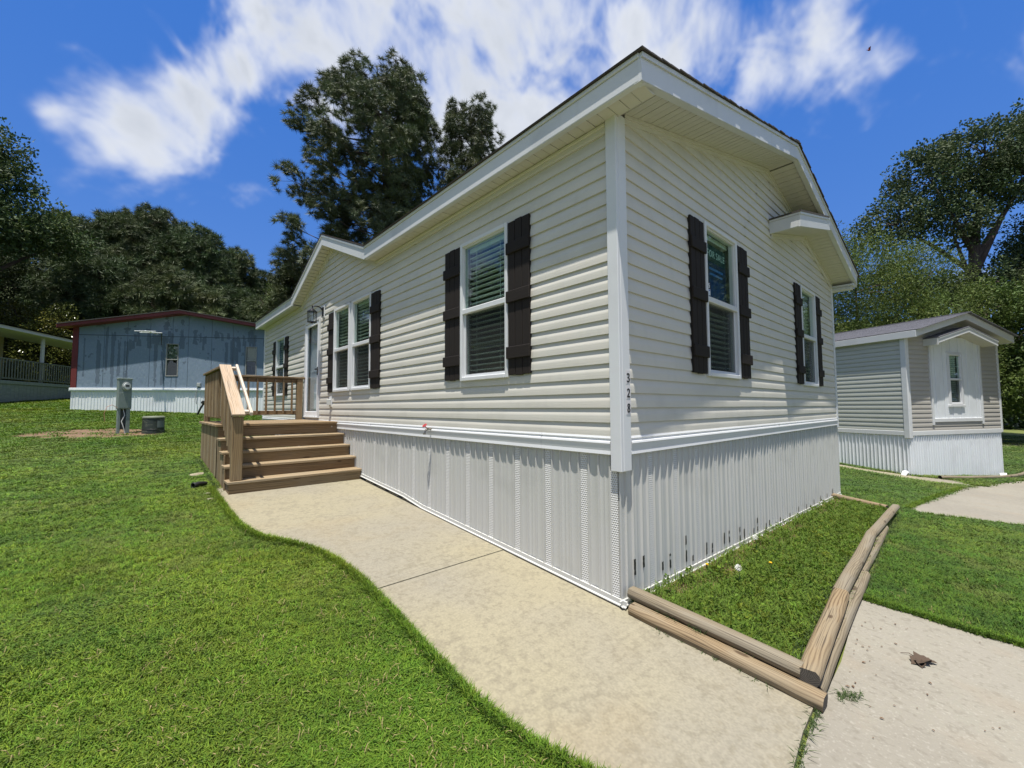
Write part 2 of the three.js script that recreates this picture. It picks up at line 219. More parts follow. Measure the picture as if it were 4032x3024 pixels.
// ---------------------------------------------------------------- ground, paths, drives
{
  const ax = [], az = [];
  for (let v = -420; v < -60; v += 40) { ax.push(v); az.push(v); }
  for (let v = -60; v <= 60; v += 1) { ax.push(v); az.push(v); }
  for (let v = 100; v <= 420; v += 40) { ax.push(v); az.push(v); }
  const pos = [], idx = [], n = az.length;
  for (const x of ax) for (const z of az) pos.push(x, G(x, z) - 0.012, z);
  for (let i = 0; i + 1 < ax.length; i++) for (let j = 0; j + 1 < n; j++) { const a = i * n + j, b = a + n; idx.push(a, a + 1, b, b, a + 1, b + 1); }
  const g = new THREE.BufferGeometry(); g.setAttribute('position', new THREE.Float32BufferAttribute(pos, 3)); g.setIndex(idx); g.computeVertexNormals();
  struct('ground', uvm(g), M.soil, 'sloping lawn ground under the grass');
}
const edge = [[-1.92, -5.25], [-1.91, -4.9], [-1.90, -4.53], [-1.90, -4.1], [-1.89, -3.79], [-1.87, -3.42], [-1.82, -3.13], [-1.73, -2.88], [-1.61, -2.67], [-1.50, -2.46], [-1.42, -2.22], [-1.37, -1.92], [-1.35, -1.54], [-1.36, -1.22], [-1.37, -0.92], [-1.385, -0.62], [-1.40, -0.39], [-1.41, -0.1], [-1.41, 0.1], [-1.39, 0.3], [-1.35, 0.49], [-1.31, 0.62], [-1.24, 0.8], [-1.17, 0.98], [-1.12, 1.22]];
const JOINT = -1.32;
const topA = edge.filter((p) => p[1] < JOINT), topB = edge.filter((p) => p[1] > JOINT);
const pathA = [...topA, [-1.355, JOINT - 0.005], [0.02, JOINT - 0.015], [0.02, -5.25]];
const pathB = [[-1.355, JOINT + 0.003], ...topB, [-0.62, 1.235], [-0.30, 1.20], [-0.06, 1.19], [-0.04, 0.9], [-0.02, 0.10], [0.02, 0.0], [0.02, JOINT - 0.007]];
const up = (h) => (x, z) => G(x, z) + h;
struct('concrete_path', slab(pathA, up(0.014), 0.12), M.concrete, 'tan concrete walk at the foot of the wooden steps');
struct('concrete_path', slab(pathB, up(0.010), 0.12), M.concrete, 'tan concrete walk beside the corner of the house');
const drvL = [[-6.5, 1.3], [-1.15, 1.248], [-0.62, 1.250], [-0.20, 1.212], [0, 1.206], [0, 9], [-6.5, 9]];
const drvR = [[0, 1.206], [0.6, 1.19], [1.3, 1.13], [1.87, 1.075], [1.868, 1.28], [1.885, 1.5], [1.90, 1.75], [1.94, 2.0], [1.99, 2.6], [2.02, 9], [0, 9]];
struct('driveway', merge([slab(drvL, up(0.002), 0.1), slab(drvR, up(0.002), 0.1)]), M.drive, 'pale pebbly concrete drive at the lower right');
const drv2 = [[7.0, 0.93], [7.9, 1.02], [9.2, 1.18], [10.4, 1.32], [11.6, 1.49], [12.6, 1.75], [14, 2.1], [15.9, 2.6], [15.9, 12], [7.9, 12], [7.5, 3], [7.43, 2.21], [7.25, 1.85], [6.95, 1.45], [6.85, 1.15]];
struct('driveway', slab(drv2, up(0.004), 0.1), M.drive, 'grey concrete drive between the two homes');
const walk2 = [[12.35, 1.66], [13.1, 1.35], [12.75, 0.5], [12.9, -0.4], [13.4, -1.6], [14.0, -3.0], [14.6, -4.4], [13.9, -4.6], [13.1, -2.9], [12.45, -1.3], [12.05, 0.0], [11.9, 1.0]];
struct('concrete_path', slab(walk2, up(0.006), 0.1), M.concrete, 'narrow concrete walk along the grey neighbouring home');
struct('road', slab([[30, 2], [60, 9], [61, 12], [30, 4.2]], up(0.0), 0.1), M.drive, 'far strip of road seen past the grey home');
const inPoly = (x, z, poly) => { let c = false; for (let i = 0, j = poly.length - 1; i < poly.length; j = i++) { const [a, b] = poly[i], [p, q] = poly[j]; if ((b > z) !== (q > z) && x < (p - a) * (z - b) / (q - b) + a) c = !c; } return c; };
// red clay showing through the lawn round the meter post
const dirtPoly = []; { const r = rng(9); for (let i = 0; i < 40; i++) { const a = i / 40 * Math.PI * 2, k = 0.8 + 0.35 * r(); dirtPoly.push([-3.35 + 1.25 * k * Math.cos(a) + 0.2 * Math.sin(a), -12.55 + 0.95 * k * Math.sin(a)]); } }
struct('dirt_patch', slab(dirtPoly, up(0.004), 0.05), M.dirt, 'bare reddish clay round the meter post');
// ---------------------------------------------------------------- builders shared by the homes
function clipHalf(poly, a, b, c) { // keep a*u + b*y <= c
  const out = [];
  for (let i = 0; i < poly.length; i++) { const p = poly[i], q = poly[(i + 1) % poly.length], dp = a * p[0] + b * p[1] - c, dq = a * q[0] + b * q[1] - c; if (dp <= 0) out.push(p); if ((dp < 0 && dq > 0) || (dp > 0 && dq < 0)) { const t = dp / (dp - dq); out.push([p[0] + t * (q[0] - p[0]), p[1] + t * (q[1] - p[1])]); } }
  return out;
}
// one lap of siding: bands [[u0,u1,yAtU0,yAtU1]] give the upper bound, holes are [u0,u1,y0,y1]; local frame u, y, outward d
function lap(y0, pitch, D, bands, holes) {
  const prof = [[0, D], [0.028, D * 0.965], [0.050, D * 0.905], [0.060, D * 0.83], [pitch * 0.8, D * 0.39], [pitch + 0.004, 0.0008]].map(([y, d]) => [y * (pitch / 0.1155), d]);
  let pos = [], last = null; const out = [], tri = (a, b, c) => pos.push(...a, ...b, ...c), flush = () => { if (pos.length) out.push(pos); pos = []; };
  for (let [u0, u1, t0, t1] of bands) {
    const cuts = [u0, u1]; for (const h of holes) for (const c of [h[0], h[1]]) if (c > u0 && c < u1) cuts.push(c); cuts.sort((a, b) => a - b);
    for (let i = 0; i + 1 < cuts.length; i++) {
      const a = cuts[i], b = cuts[i + 1], m = (a + b) / 2, over = holes.filter((h) => m > h[0] && m < h[1]), before = pos.length;
      for (let k = 0; k + 1 < prof.length; k++) {
        const ya = y0 + prof[k][0], yb = y0 + prof[k + 1][0], dep = (y) => lerp(prof[k][1], prof[k + 1][1], (y - ya) / (yb - ya));
        let ranges = [[ya, yb]]; for (const h of over) ranges = ranges.flatMap(([p, q]) => [[p, Math.min(q, h[2])], [Math.max(p, h[3]), q]].filter(([p, q]) => q - p > 1e-4));
        for (const [p, q] of ranges) {
          let poly = [[a, p], [b, p], [b, q], [a, q]]; const s = (t1 - t0) / (u1 - u0); poly = clipHalf(poly, -s, 1, t0 - s * u0); if (poly.length < 3) continue;
          for (let n = 1; n + 1 < poly.length; n++) tri([poly[0][0], poly[0][1], dep(poly[0][1])], [poly[n][0], poly[n][1], dep(poly[n][1])], [poly[n + 1][0], poly[n + 1][1], dep(poly[n + 1][1])]);
          if (k === 0 && p === ya) { const low = poly.filter((w) => Math.abs(w[1] - ya) < 1e-5).map((w) => w[0]); if (low.length > 1) { const l = Math.min(...low), r = Math.max(...low); tri([l, ya, 0], [r, ya, 0], [r, ya, D]); tri([l, ya, 0], [r, ya, D], [l, ya, D]); } }
        }
      }
      if (pos.length === before) flush();
    }
  }
  flush();
  return out.map((pos) => { const g = new THREE.BufferGeometry(); g.setAttribute('position', new THREE.Float32BufferAttribute(pos, 3)); g.computeVertexNormals();
  const uv = new Float32Array(pos.length / 3 * 2), ou = boxr() * 9; for (let i = 0; i < pos.length / 3; i++) { uv[2 * i] = pos[3 * i] + ou; uv[2 * i + 1] = pos[3 * i + 1]; } g.setAttribute('uv', new THREE.BufferAttribute(uv, 2)); return g; });
}
const seam = rng(47);
function siding(wall, yBase, yTop, pitch, D, bands, holes, mat) {
  const lo = bands[0][0], hi = bands[bands.length - 1][1];
  for (let y = yBase, i = 0; y < yTop; y += pitch, i++) { // boards 3.7 m long, lapping at staggered seams; two courses share a seam
    if (i % 2 === 0) siding.cut = lo + 3.66 * (0.25 + 0.75 * seam());
    const cuts = [lo]; for (let u = siding.cut; u < hi - 0.4; u += 3.66) if (u > lo + 0.4) cuts.push(u); cuts.push(hi);
    for (let k = 0; k + 1 < cuts.length; k++) { const part = bands.map(([a, b, t0, t1]) => { const p = Math.max(a, cuts[k] - (k ? 0.025 : 0)), q = Math.min(b, cuts[k + 1]), f = (u) => t0 + (t1 - t0) * (u - a) / (b - a); return [p, q, f(p), f(q)]; }).filter((b) => b[1] - b[0] > 1e-3); for (const g of lap(y, pitch, D + (k % 2) * 0.0014, part, holes)) mesh('siding_board', g, mat, wall); }
  }
}
// ribbed vinyl skirting panels; ribs is the list of rib offsets, bottom(u) the lower edge, in the wall's local frame
function skirting(parent, u0, u1, pitch, first, bottom, top, mat, vents, ribH = 0.012) {
  let k = 0;
  for (let c = first; c < u1 + pitch / 2; c += pitch, k++) {
    const a = Math.max(u0, c - pitch / 2), b = Math.min(u1, c + pitch / 2); if (b - a < 0.03) continue;
    const pts = [], rib = (o) => { const e = c + o; pts.push([e - 0.012, -0.004], [e - 0.004, ribH], [e + 0.005, ribH], [e + 0.009, -0.003]); };
    const pan = (p, q) => { for (let i = 1; i < 4; i++) pts.push([c + lerp(p, q, i / 4), -0.003 - 0.0045 * Math.sin(Math.PI * i / 4)]); };
    pts.push([c - pitch / 2, -0.003]); pan(-pitch / 2, -0.155); rib(-0.145); pan(-0.135, -0.065); rib(-0.052);
    pts.push([c - 0.036, 0], [c + 0.036, 0]); rib(0.052); pan(0.065, 0.135); rib(0.148); pan(0.16, pitch / 2); pts.push([c + pitch / 2, -0.003]);
    const cl = pts.filter((p) => p[0] >= a - 1e-6 && p[0] <= b + 1e-6); if (cl.length && cl[0][0] > a + 0.001) cl.unshift([a, -0.001]); if (cl.length && cl[cl.length - 1][0] < b - 0.001) cl.push([b, -0.001]); if (cl.length < 2) continue;
    const pos = [], idx = [], uv = [];
    cl.forEach(([u, d], i) => { const yb = bottom(u), m = yb + (top - yb) * 0.5; pos.push(u, yb, d, u, m, d, u, top, d); for (const y of [yb, m, top]) uv.push(u, y); if (i) for (const o of [0, 1]) { const p = (i - 1) * 3 + o, q = i * 3 + o; idx.push(p, q, p + 1, q, q + 1, p + 1); } });
    let g = new THREE.BufferGeometry(); g.setAttribute('position', new THREE.Float32BufferAttribute(pos, 3)); g.setAttribute('uv', new THREE.Float32BufferAttribute(uv, 2)); g.setIndex(idx); g = g.toNonIndexed(); g.computeVertexNormals();
    mesh('skirt_panel', g, mat, parent);
    if (vents && c - 0.034 > u0 && c + 0.034 < u1) mesh('vent_strip', prism([[c - 0.033, bottom(c - 0.033) + 0.01], [c + 0.033, bottom(c + 0.033) + 0.01], [c + 0.033, top - 0.01], [c - 0.033, top - 0.01]], 0.0005, 0.0025), M.vent, parent);
  }
}
// a single-hung window seen from outside: x across, y up from the sill, z outward
function windowUnit(parent, w, h, o = {}) {
  const f = 0.042, d0 = -0.05, P = 0.03, mid = h * 0.497;
  mesh('frame', merge([cspan(0, f, 0, h, d0, P, 0.005), cspan(w - f, w, 0, h, d0, P, 0.005), cspan(f, w - f, 0, f, d0, P + 0.006, 0.005), cspan(f, w - f, h - f, h, d0, P, 0.005)]), M.trim, parent);
  mesh('meeting_rail', cspan(f, w - f, mid - 0.028, mid + 0.03, d0, P - 0.004, 0.006), M.trim, parent);
  const s = 0.03, x0 = f + s, x1 = w - f - s;
  mesh('lower_sash', merge([span(f, x0, f, mid - 0.028, d0, -0.004), span(x1, w - f, f, mid - 0.028, d0, -0.004), span(x0, x1, f, f + s, d0, -0.004)]), M.trim, parent);
  mesh('upper_sash', merge([span(f, f + 0.014, mid + 0.03, h - f, d0, 0.008), span(w - f - 0.014, w - f, mid + 0.03, h - f, d0, 0.008), span(f + 0.014, w - f - 0.014, h - f - 0.014, h - f, d0, 0.008)]), M.trim, parent);
  mesh('pane', span(f + 0.013, w - f - 0.013, mid + 0.028, h - f - 0.013, -0.014, -0.010), M.glass, parent);
  mesh('pane', span(x0 - 0.001, x1 + 0.001, f + s - 0.001, mid - 0.027, -0.030, -0.026), M.glass, parent);
  if (o.screen !== false) mesh('insect_screen', span(x0, x1, f + s, mid - 0.029, -0.0105, -0.0095), M.screen, parent);
  const from = o.blindFrom ?? 0.06, to = (o.blindTo ?? 0.93) * h, r = rng(o.seed ?? 3);
  if (o.blinds !== false) {
    const sl = new THREE.BoxGeometry(w - 2 * f - 0.05, 0.004, 0.05);
    const ang = o.tilt ?? 0.55;
    for (let y = from; y < to; y += o.pitch ?? 0.058) mesh('blind_slat', sl, M.blind, parent, [w / 2 + (r() - 0.5) * 0.003, y, -0.085], [ang + (r() - 0.5) * 0.07, 0, (r() - 0.5) * 0.004]);
    mesh('blind_head', span(f + 0.02, w - f - 0.02, h - f - 0.06, h - f - 0.01, -0.12, -0.065), M.blind, parent);
    mesh('blind_cord', merge([w * 0.25, w * 0.75].map((x) => span(x - 0.002, x + 0.002, from, h - f - 0.03, -0.061, -0.058))), M.blind, parent);
  }
  if (o.grid) mesh('grille', merge([span(w / 2 - 0.008, w / 2 + 0.008, mid + 0.03, h - f, -0.022, -0.016), span(f, w - f, mid + (h - mid) * 0.5, mid + (h - mid) * 0.5 + 0.015, -0.0225, -0.0165)]), M.trim, parent);
}
// board-and-batten shutter: three boards, three battens
function shutter(parent, w, h) {
  const b = w / 3, g = 0.006;
  for (let i = 0; i < 3; i++) mesh('board', cspan(i * b + g / 2, (i + 1) * b - g / 2, i === 1 ? 0.0 : 0.006, i === 1 ? h : h - 0.006, 0.004, 0.026, 0.004), M.shutter, parent);
  for (const y of [0.165, h * 0.5 - 0.05, h - 0.33]) mesh('batten', cspan(-0.012, w + 0.012, y, y + 0.115, 0.0245, 0.046, 0.006), M.shutter, parent);
  mesh('backing', span(0.004, w - 0.004, 0.012, h - 0.012, -0.004, 0.0045), M.black, parent);
}
const FRONT = -Math.PI / 2; // a wall whose outside faces -x: local x runs along world z

// ---------------------------------------------------------------- the cream home in front
const home = thing('manufactured_home', 'large cream sided home with dark brown shutters and number 328', 'house');
const W = 7.2, L = 11.75, FLOOR = 1.26, PITCH = 0.1155, SL = 0.256, RX = 3.65, E = 0.2, GO = 0.36, SOF = 3.77;
const roofTop = (x) => 3.95 + SL * ((x < RX ? x : 2 * RX - x) + E); // top of the sheathing
{
  // window and door openings: front [u0, width, sill, height]
  const fw = [[-2.05, 0.81, 1.79, 1.56], [-6.11, 0.76, 1.79, 1.53], [-5.26, 0.78, 1.79, 1.53], [-10.36, 0.82, 1.80, 1.49]], door = [-7.85, 0.95, 1.30, 2.02];
  const ew = [[1.53, 0.85, 1.80, 1.60], [4.98, 0.85, 1.81, 1.59]];
  const hole = ([u, w, s, h]) => [u + 0.012, u + w - 0.012, s + 0.012, s + h - 0.012], ring = ([a, b, c, d]) => [[a, c], [b, c], [b, d], [a, d]];
  const fh = [...fw, door].map(hole), eh = ew.map(hole);
  const DL = -8.2, DP = -6.3, DR = -4.33, DS = 0.41, dTop = (u) => SOF - 0.01 + DS * (1.95 - Math.abs(u - DP));
  // wall cores with real openings
  mesh('wall_core', prism([[-L, 1.1], [0, 1.1], [0, SOF], [DR, SOF], [DP, dTop(DP)], [DL, SOF], [-L, SOF]], -0.11, -0.012, fh.map(ring)).rotateY(FRONT), M.inner, home);
  mesh('wall_core', prism([[0.012, 1.1], [W - 0.012, 1.1], [W - 0.012, SOF + 0.04], [RX, roofTop(RX) - 0.12], [0.012, SOF + 0.04]], -0.11, -0.012, eh.map(ring)), M.inner, home);
  mesh('rear_wall', span(W - 0.1, W, 1.1, SOF, -L + 0.1, -0.11), M.siding, home);
  mesh('far_end_wall', prism([[0.1, 1.1], [W, 1.1], [W, SOF + 0.04], [RX, roofTop(RX) - 0.12], [0.1, SOF + 0.04]], -L, -L + 0.1), M.siding, home);
  mesh('floor', span(0.11, W - 0.1, 1.12, 1.22, -L + 0.1, -0.11), M.inner, home);
  // siding
  const front = part('front_siding', home, [0, 0, 0], FRONT), endw = part('end_siding', home);
  siding(front, FLOOR, 4.6, PITCH, 0.0165, [[-L + 0.05, DL, SOF, SOF], [DL, DP, SOF, dTop(DP)], [DP, DR, dTop(DP), SOF], [DR, -0.05, SOF, SOF]], fh, M.siding);
  siding(endw, FLOOR, 4.85, PITCH, 0.0165, [[0.1, RX, SOF + 0.07, SOF + 0.05 + SL * RX], [RX, W - 0.06, SOF + 0.05 + SL * RX, SOF + 0.05]], eh, M.siding);
  // skirting and the band above it
  const skf = part('front_skirting', home, [0, 0, 0], FRONT), ske = part('end_skirting', home);
  const gap = (u) => 0.008 + 0.035 * smoothstep(-u, 0.3, 1.2) * smoothstep(-u, 3.2, 1.6);
  skirting(skf, -L, 0.003, 0.4, -11.545, (u) => G(0, u) + 0.045 + gap(u), 1.16, M.skirt, true);
  skirting(ske, -0.003, W, 0.42, 0.43 - 0.42, (u) => G(u, 0) + 0.05, 1.16, M.skirt, true);
  mesh('vent_strip', prism([[-0.085, 0.07], [-0.022, 0.07], [-0.022, 1.05], [-0.085, 1.05]], 0.0005, 0.0045), M.vent, skf);
  // bottom track: an L of white vinyl following the ground
  const track = (a, b, f, dir) => { const n = 24, pos = []; const P = (u, y, d) => (dir ? [-d, y, u] : [u, y, d]); for (let i = 0; i < n; i++) { const u0 = lerp(a, b, i / n), u1 = lerp(a, b, (i + 1) / n), q = [[0.002, 0.046], [0.015, 0.044], [0.016, 0.012], [0.030, 0.007], [0.030, 0]]; for (let k = 0; k + 1 < q.length; k++) { const A = P(u0, f(u0) + q[k][1], q[k][0]), B = P(u1, f(u1) + q[k][1], q[k][0]), C = P(u1, f(u1) + q[k + 1][1], q[k + 1][0]), D = P(u0, f(u0) + q[k + 1][1], q[k + 1][0]); pos.push(...A, ...B, ...C, ...A, ...C, ...D); } } const g = new THREE.BufferGeometry(); g.setAttribute('position', new THREE.Float32BufferAttribute(pos, 3)); g.computeVertexNormals(); return uvm(g); };
  mesh('skirting_track', track(-L, 0.046, (u) => G(0, u) + 0.014 + gap(u), true), M.skirt, home);
  mesh('skirting_track', track(-0.046, W, (u) => G(u, 0) + 0.022, false), M.skirt, home);
  const bandP = [[0, FLOOR + 0.012], [0.020, FLOOR + 0.010], [0.026, FLOOR - 0.006], [0.020, FLOOR - 0.016], [0.020, FLOOR - 0.024], [0.032, FLOOR - 0.030], [0.036, FLOOR - 0.044], [0.032, FLOOR - 0.056], [0.026, FLOOR - 0.10], [0.030, FLOOR - 0.128], [0.026, FLOOR - 0.132], [0, FLOOR - 0.132]];
  const band = (a, b, dir) => { const P = (u, [d, y]) => (dir ? [-d, y, u] : [u, y, d]), pos = []; for (let k = 0; k + 1 < bandP.length; k++) { const A = P(a, bandP[k]), B = P(b, bandP[k]), C = P(b, bandP[k + 1]), D = P(a, bandP[k + 1]); pos.push(...(dir ? [...A, ...B, ...C, ...A, ...C, ...D] : [...A, ...C, ...B, ...A, ...D, ...C])); } for (const u of [a, b]) for (let k = 1; k + 1 < bandP.length; k++) pos.push(...P(u, bandP[0]), ...P(u, bandP[k]), ...P(u, bandP[k + 1])); const g = new THREE.BufferGeometry(); g.setAttribute('position', new THREE.Float32BufferAttribute(pos, 3)); g.computeVertexNormals(); return uvm(g); };
  for (const [a, b] of [[-L, -8.1], [-8.098, -4.45], [-4.448, -0.8], [-0.798, -0.063]]) mesh('skirting_band', band(a, b, true), M.trim, home);
  for (const [a, b] of [[0.117, 3.7], [3.702, W - 0.08]]) mesh('skirting_band', band(a, b, false), M.trim, home);
  // corner posts
  const post = (a, b, c, d, y0, y1) => merge([cspan(a[0], a[1], y0, y1, a[2], a[3], 0.004), cspan(b[0], b[1], y0, y1, b[2], b[3], 0.004)]);
  const cp = part('corner_post', home);
  mesh('post_cover', post([-0.040, -0.005, -0.056, 0.040], [-0.004, 0.100, 0.004, 0.040], 0, 0, 1.01, SOF + 0.035), M.trim, cp);
  mesh('corner_post', post([W, W + 0.03, -0.08, 0.028], [W - 0.07, W, 0.0, 0.028], 0, 0, 1.08, SOF + 0.03), M.trim, home);
  mesh('corner_post', cspan(-0.028, 0.0, 1.08, SOF, -L - 0.03, -L + 0.06, 0.004), M.trim, home);
  // windows, shutters
  for (const [i, [u, w, s, h]] of fw.entries()) windowUnit(part('window', home, [-0.012, s, u], FRONT), w, h, { seed: 20 + i, tilt: -0.12 });
  for (const [i, [u, w, s, h]] of ew.entries()) windowUnit(part('window', home, [u, s, 0.012]), w, h, { seed: 40 + i, tilt: i ? -0.5 : -0.15, blindTo: i ? 0.93 : 0.47, blinds: true });
  for (const [u, s, h] of [[-2.365, 1.805, 1.53], [-1.232, 1.805, 1.53], [-6.40, 1.79, 1.50], [-4.465, 1.79, 1.50], [-10.66, 1.805, 1.44], [-9.525, 1.805, 1.44]]) shutter(part('shutter', home, [-0.013, s, u], FRONT), u === -6.40 || u < -9 ? 0.28 : 0.305, h);
  for (const [u, s] of [[1.205, 1.815], [2.395, 1.815], [4.655, 1.825], [5.845, 1.825]]) shutter(part('shutter', home, [u, s, 0.013]), 0.305, 1.555);
  mesh('mullion', cspan(-0.025, -0.006, 1.81, 3.30, -5.35, -5.262, 0.004), M.trim, home);
  // papers behind the end window
  const cv = (w, h, fn) => { const c = document.createElement('canvas'); c.width = w; c.height = h; fn(c.getContext('2d')); const t = new THREE.CanvasTexture(c); t.colorSpace = THREE.SRGBColorSpace; return t; };
  const sale = cv(512, 640, (x) => { x.fillStyle = '#0c2a55'; x.fillRect(0, 0, 512, 640); x.fillStyle = '#0a3a3a'; x.fillRect(0, 0, 512, 190); x.fillStyle = '#c8dcd6'; x.font = 'bold 108px sans-serif'; x.textAlign = 'center'; x.fillText('FOR SALE', 256, 130, 480); x.fillStyle = '#3f78c0'; x.fillRect(70, 250, 372, 26); x.fillRect(90, 310, 330, 26); x.fillStyle = '#123d78'; x.fillRect(60, 380, 392, 200); });
  const sign = new THREE.PlaneGeometry(0.50, 0.62), sg = mesh('for_sale_sign', sign, new THREE.MeshStandardMaterial({ map: sale, roughness: 0.6, side: THREE.DoubleSide }), home, [1.53 + 0.42, 1.80 + 1.12, -0.028]); sg.userData.label = 'dark blue sign reading FOR SALE behind the pane';
  const st = cv(128, 192, (x) => { x.fillStyle = '#10131a'; x.fillRect(0, 0, 128, 192); x.fillStyle = '#e8eef4'; x.font = 'bold 84px sans-serif'; x.textAlign = 'center'; x.fillText('25', 62, 80); x.fillStyle = '#cfd6dc'; x.fillRect(10, 98, 108, 84); x.fillStyle = '#5a6a78'; for (let i = 0; i < 5; i++) x.fillRect(18, 108 + i * 14, 60 + (i * 37) % 34, 6); x.fillStyle = '#2a5ab0'; x.fillRect(70, 104, 40, 20); });
  mesh('window_sticker', new THREE.PlaneGeometry(0.10, 0.15), new THREE.MeshStandardMaterial({ map: st, roughness: 0.5, side: THREE.DoubleSide }), home, [1.53 + 0.13, 1.80 + 0.92, 0.004]).userData.label = 'small sticker with the number 25 low on the upper pane';
  // storm door
  const d = part('door', home, [-0.012, door[2], door[0]], FRONT), dw = door[1], dh = door[3];
  mesh('door_frame', merge([cspan(0, 0.05, 0, dh, -0.06, 0.035, 0.005), cspan(dw - 0.05, dw, 0, dh, -0.06, 0.035, 0.005), cspan(0.05, dw - 0.05, dh - 0.05, dh, -0.06, 0.035, 0.005), cspan(0.05, dw - 0.05, 0, 0.03, -0.06, 0.05, 0.005)]), M.trim, d);
  mesh('storm_door_frame', merge([cspan(0.054, 0.114, 0.034, dh - 0.054, -0.01, 0.025, 0.006), cspan(dw - 0.135, dw - 0.054, 0.034, dh - 0.054, -0.01, 0.025, 0.006), cspan(0.114, dw - 0.135, dh - 0.12, dh - 0.054, -0.01, 0.025, 0.006), cspan(0.114, dw - 0.135, 0.034, 0.13, -0.01, 0.025, 0.006)]), M.doorWhite, d);
  mesh('pane', span(0.113, dw - 0.134, 0.129, dh - 0.119, 0.004, 0.008), M.clear, d);
  mesh('inner_door', merge([cspan(0.05, dw - 0.05, 0.03, dh - 0.05, -0.115, -0.075, 0.004), ...[[0.16, 0.46], [0.5, 0.79]].flatMap(([a, b]) => [[0.18, 0.8], [0.95, 1.45], [1.55, 1.85]].map(([p, q]) => cspan(a, b, p, q, -0.077, -0.066, 0.008)))]), M.doorWhite, d);
  mesh('handle', merge([cspan(dw - 0.118, dw - 0.075, 0.86, 1.02, 0.024, 0.034, 0.004), cspan(dw - 0.15, dw - 0.09, 0.965, 0.99, 0.05, 0.064, 0.004), cspan(dw - 0.105, dw - 0.09, 0.965, 0.985, 0.03, 0.055, 0.003)]), M.lampMetal, d);
  // lantern by the door
  const lm = part('wall_lantern', home, [-0.012, 3.39, -6.73], FRONT);
  mesh('mount_block', cspan(-0.06, 0.06, -0.12, 0.12, 0, 0.022, 0.004), M.trim, lm);
  mesh('back_plate', cspan(-0.042, 0.042, -0.09, 0.09, 0.022, 0.034, 0.006), M.lampMetal, lm);
  mesh('arm', limb([V(0, 0.02, 0.03), V(0, 0.07, 0.07), V(0, 0.095, 0.13), V(0, 0.085, 0.2), V(0, 0.05, 0.225)], 0.012, 0.010, 8), M.lampMetal, lm);
  mesh('finial', merge([new THREE.SphereGeometry(0.014, 10, 8).translate(0, 0.085, 0.225), cyl(0.01, 0.008, 0.05, 8, 0, 0.055, 0.225)]), M.lampMetal, lm);
  mesh('lamp_cap', merge([cyl(0.085, 0.022, 0.06, 12, 0, 0.005, 0.225), cyl(0.092, 0.092, 0.012, 12, 0, -0.03, 0.225)]), M.lampMetal, lm);
  mesh('lamp_glass', new THREE.CylinderGeometry(0.066, 0.066, 0.185, 16, 1, true).translate(0, -0.13, 0.225), M.clear, lm);
  for (let i = 0; i < 6; i++) { const a = i / 6 * Math.PI * 2; mesh('cage_bar', cspan(-0.005, 0.005, -0.225, -0.034, -0.005, 0.005, 0.001), M.lampMetal, lm, [0.079 * Math.cos(a), 0, 0.225 + 0.079 * Math.sin(a)]); }
  mesh('lamp_base', merge([cyl(0.088, 0.088, 0.014, 12, 0, -0.232, 0.225), cyl(0.012, 0.03, 0.02, 8, 0, -0.248, 0.225)]), M.lampMetal, lm);
  // covered outlet and hose tap
  const ob = part('outlet_box', home, [-0.012, 1.60, -6.24], FRONT);
  mesh('mount_block', cspan(-0.06, 0.06, -0.08, 0.11, 0, 0.022, 0.003), M.trim, ob);
  mesh('cover', cspan(-0.045, 0.045, -0.05, 0.06, 0.022, 0.075, 0.006), std([0.55, 0.56, 0.53], 0.4), ob);
  const tp = part('hose_tap', home, [-0.034, 1.237, -2.674], FRONT);
  mesh('spout', merge([limb([V(0, 0, -0.02), V(0, 0, 0.05), V(0, -0.01, 0.07), V(0, -0.05, 0.085)], 0.011, 0.012, 8), cyl(0.016, 0.016, 0.02, 8, 0, -0.055, 0.087), cyl(0.018, 0.018, 0.03, 8, 0, 0.0, 0.045)]), std([0.30, 0.27, 0.22], 0.35, { metalness: 0.9 }), tp);
  mesh('tap_wheel', merge([new THREE.TorusGeometry(0.026, 0.006, 6, 12).translate(0, 0, 0), cspan(-0.024, 0.024, -0.004, 0.004, -0.003, 0.003, 0.001), cspan(-0.004, 0.004, -0.024, 0.024, -0.003, 0.003, 0.001), new THREE.CylinderGeometry(0.006, 0.006, 0.05, 6).rotateX(Math.PI / 2).translate(0, 0, -0.02)].map((g) => uvm(g))).rotateX(-0.9).translate(0, 0.045, 0.085), std([0.42, 0.03, 0.035], 0.45), tp);
  // house number
  const font = await new FontLoader().loadAsync('fonts/droid/droid_sans_bold.typeface.json'), num = part('house_number', home, [0, 0, 0]);
  [...'328'].forEach((c, i) => {
    const y = 1.685 - i * 0.1165; mesh('number_plate', cspan(0.038, 0.098, y - 0.014, y + 0.094, 0.0405, 0.0425, 0.001), std([0.62, 0.60, 0.60], 0.4), num);
    const g = new TextGeometry(c, { font, size: 0.075, depth: 0.0015, curveSegments: 5, bevelEnabled: false }); g.computeBoundingBox(); const b = g.boundingBox; g.translate(-(b.min.x + b.max.x) / 2, -b.min.y, 0).scale(0.82, 0.92, 1).translate(0.068, y, 0.0428);
    mesh('digit', uvm(g), M.black, num).userData.label = `black digit ${c}`;
  });
  // soffits: narrow ribbed panels, each a piece
  const so = part('eave_soffit', home), rs = part('rake_soffit', home), ds = part('dormer_soffit', home);
  const sp = span(-E + 0.012, 0, SOF, SOF + 0.012, -0.0475, 0.0475), sr = rng(12);
  for (let z = -L - 0.15; z < 0.3; z += 0.1) if (z > DR + 0.02 || z < DL - 0.02) mesh('soffit_panel', sp, M.soffit, so, [0, (sr() - 0.5) * 0.003, z]);
  const slope = Math.atan(SL), rp = span(-0.0475, 0.0475, 0, 0.012, 0.0, GO - 0.012);
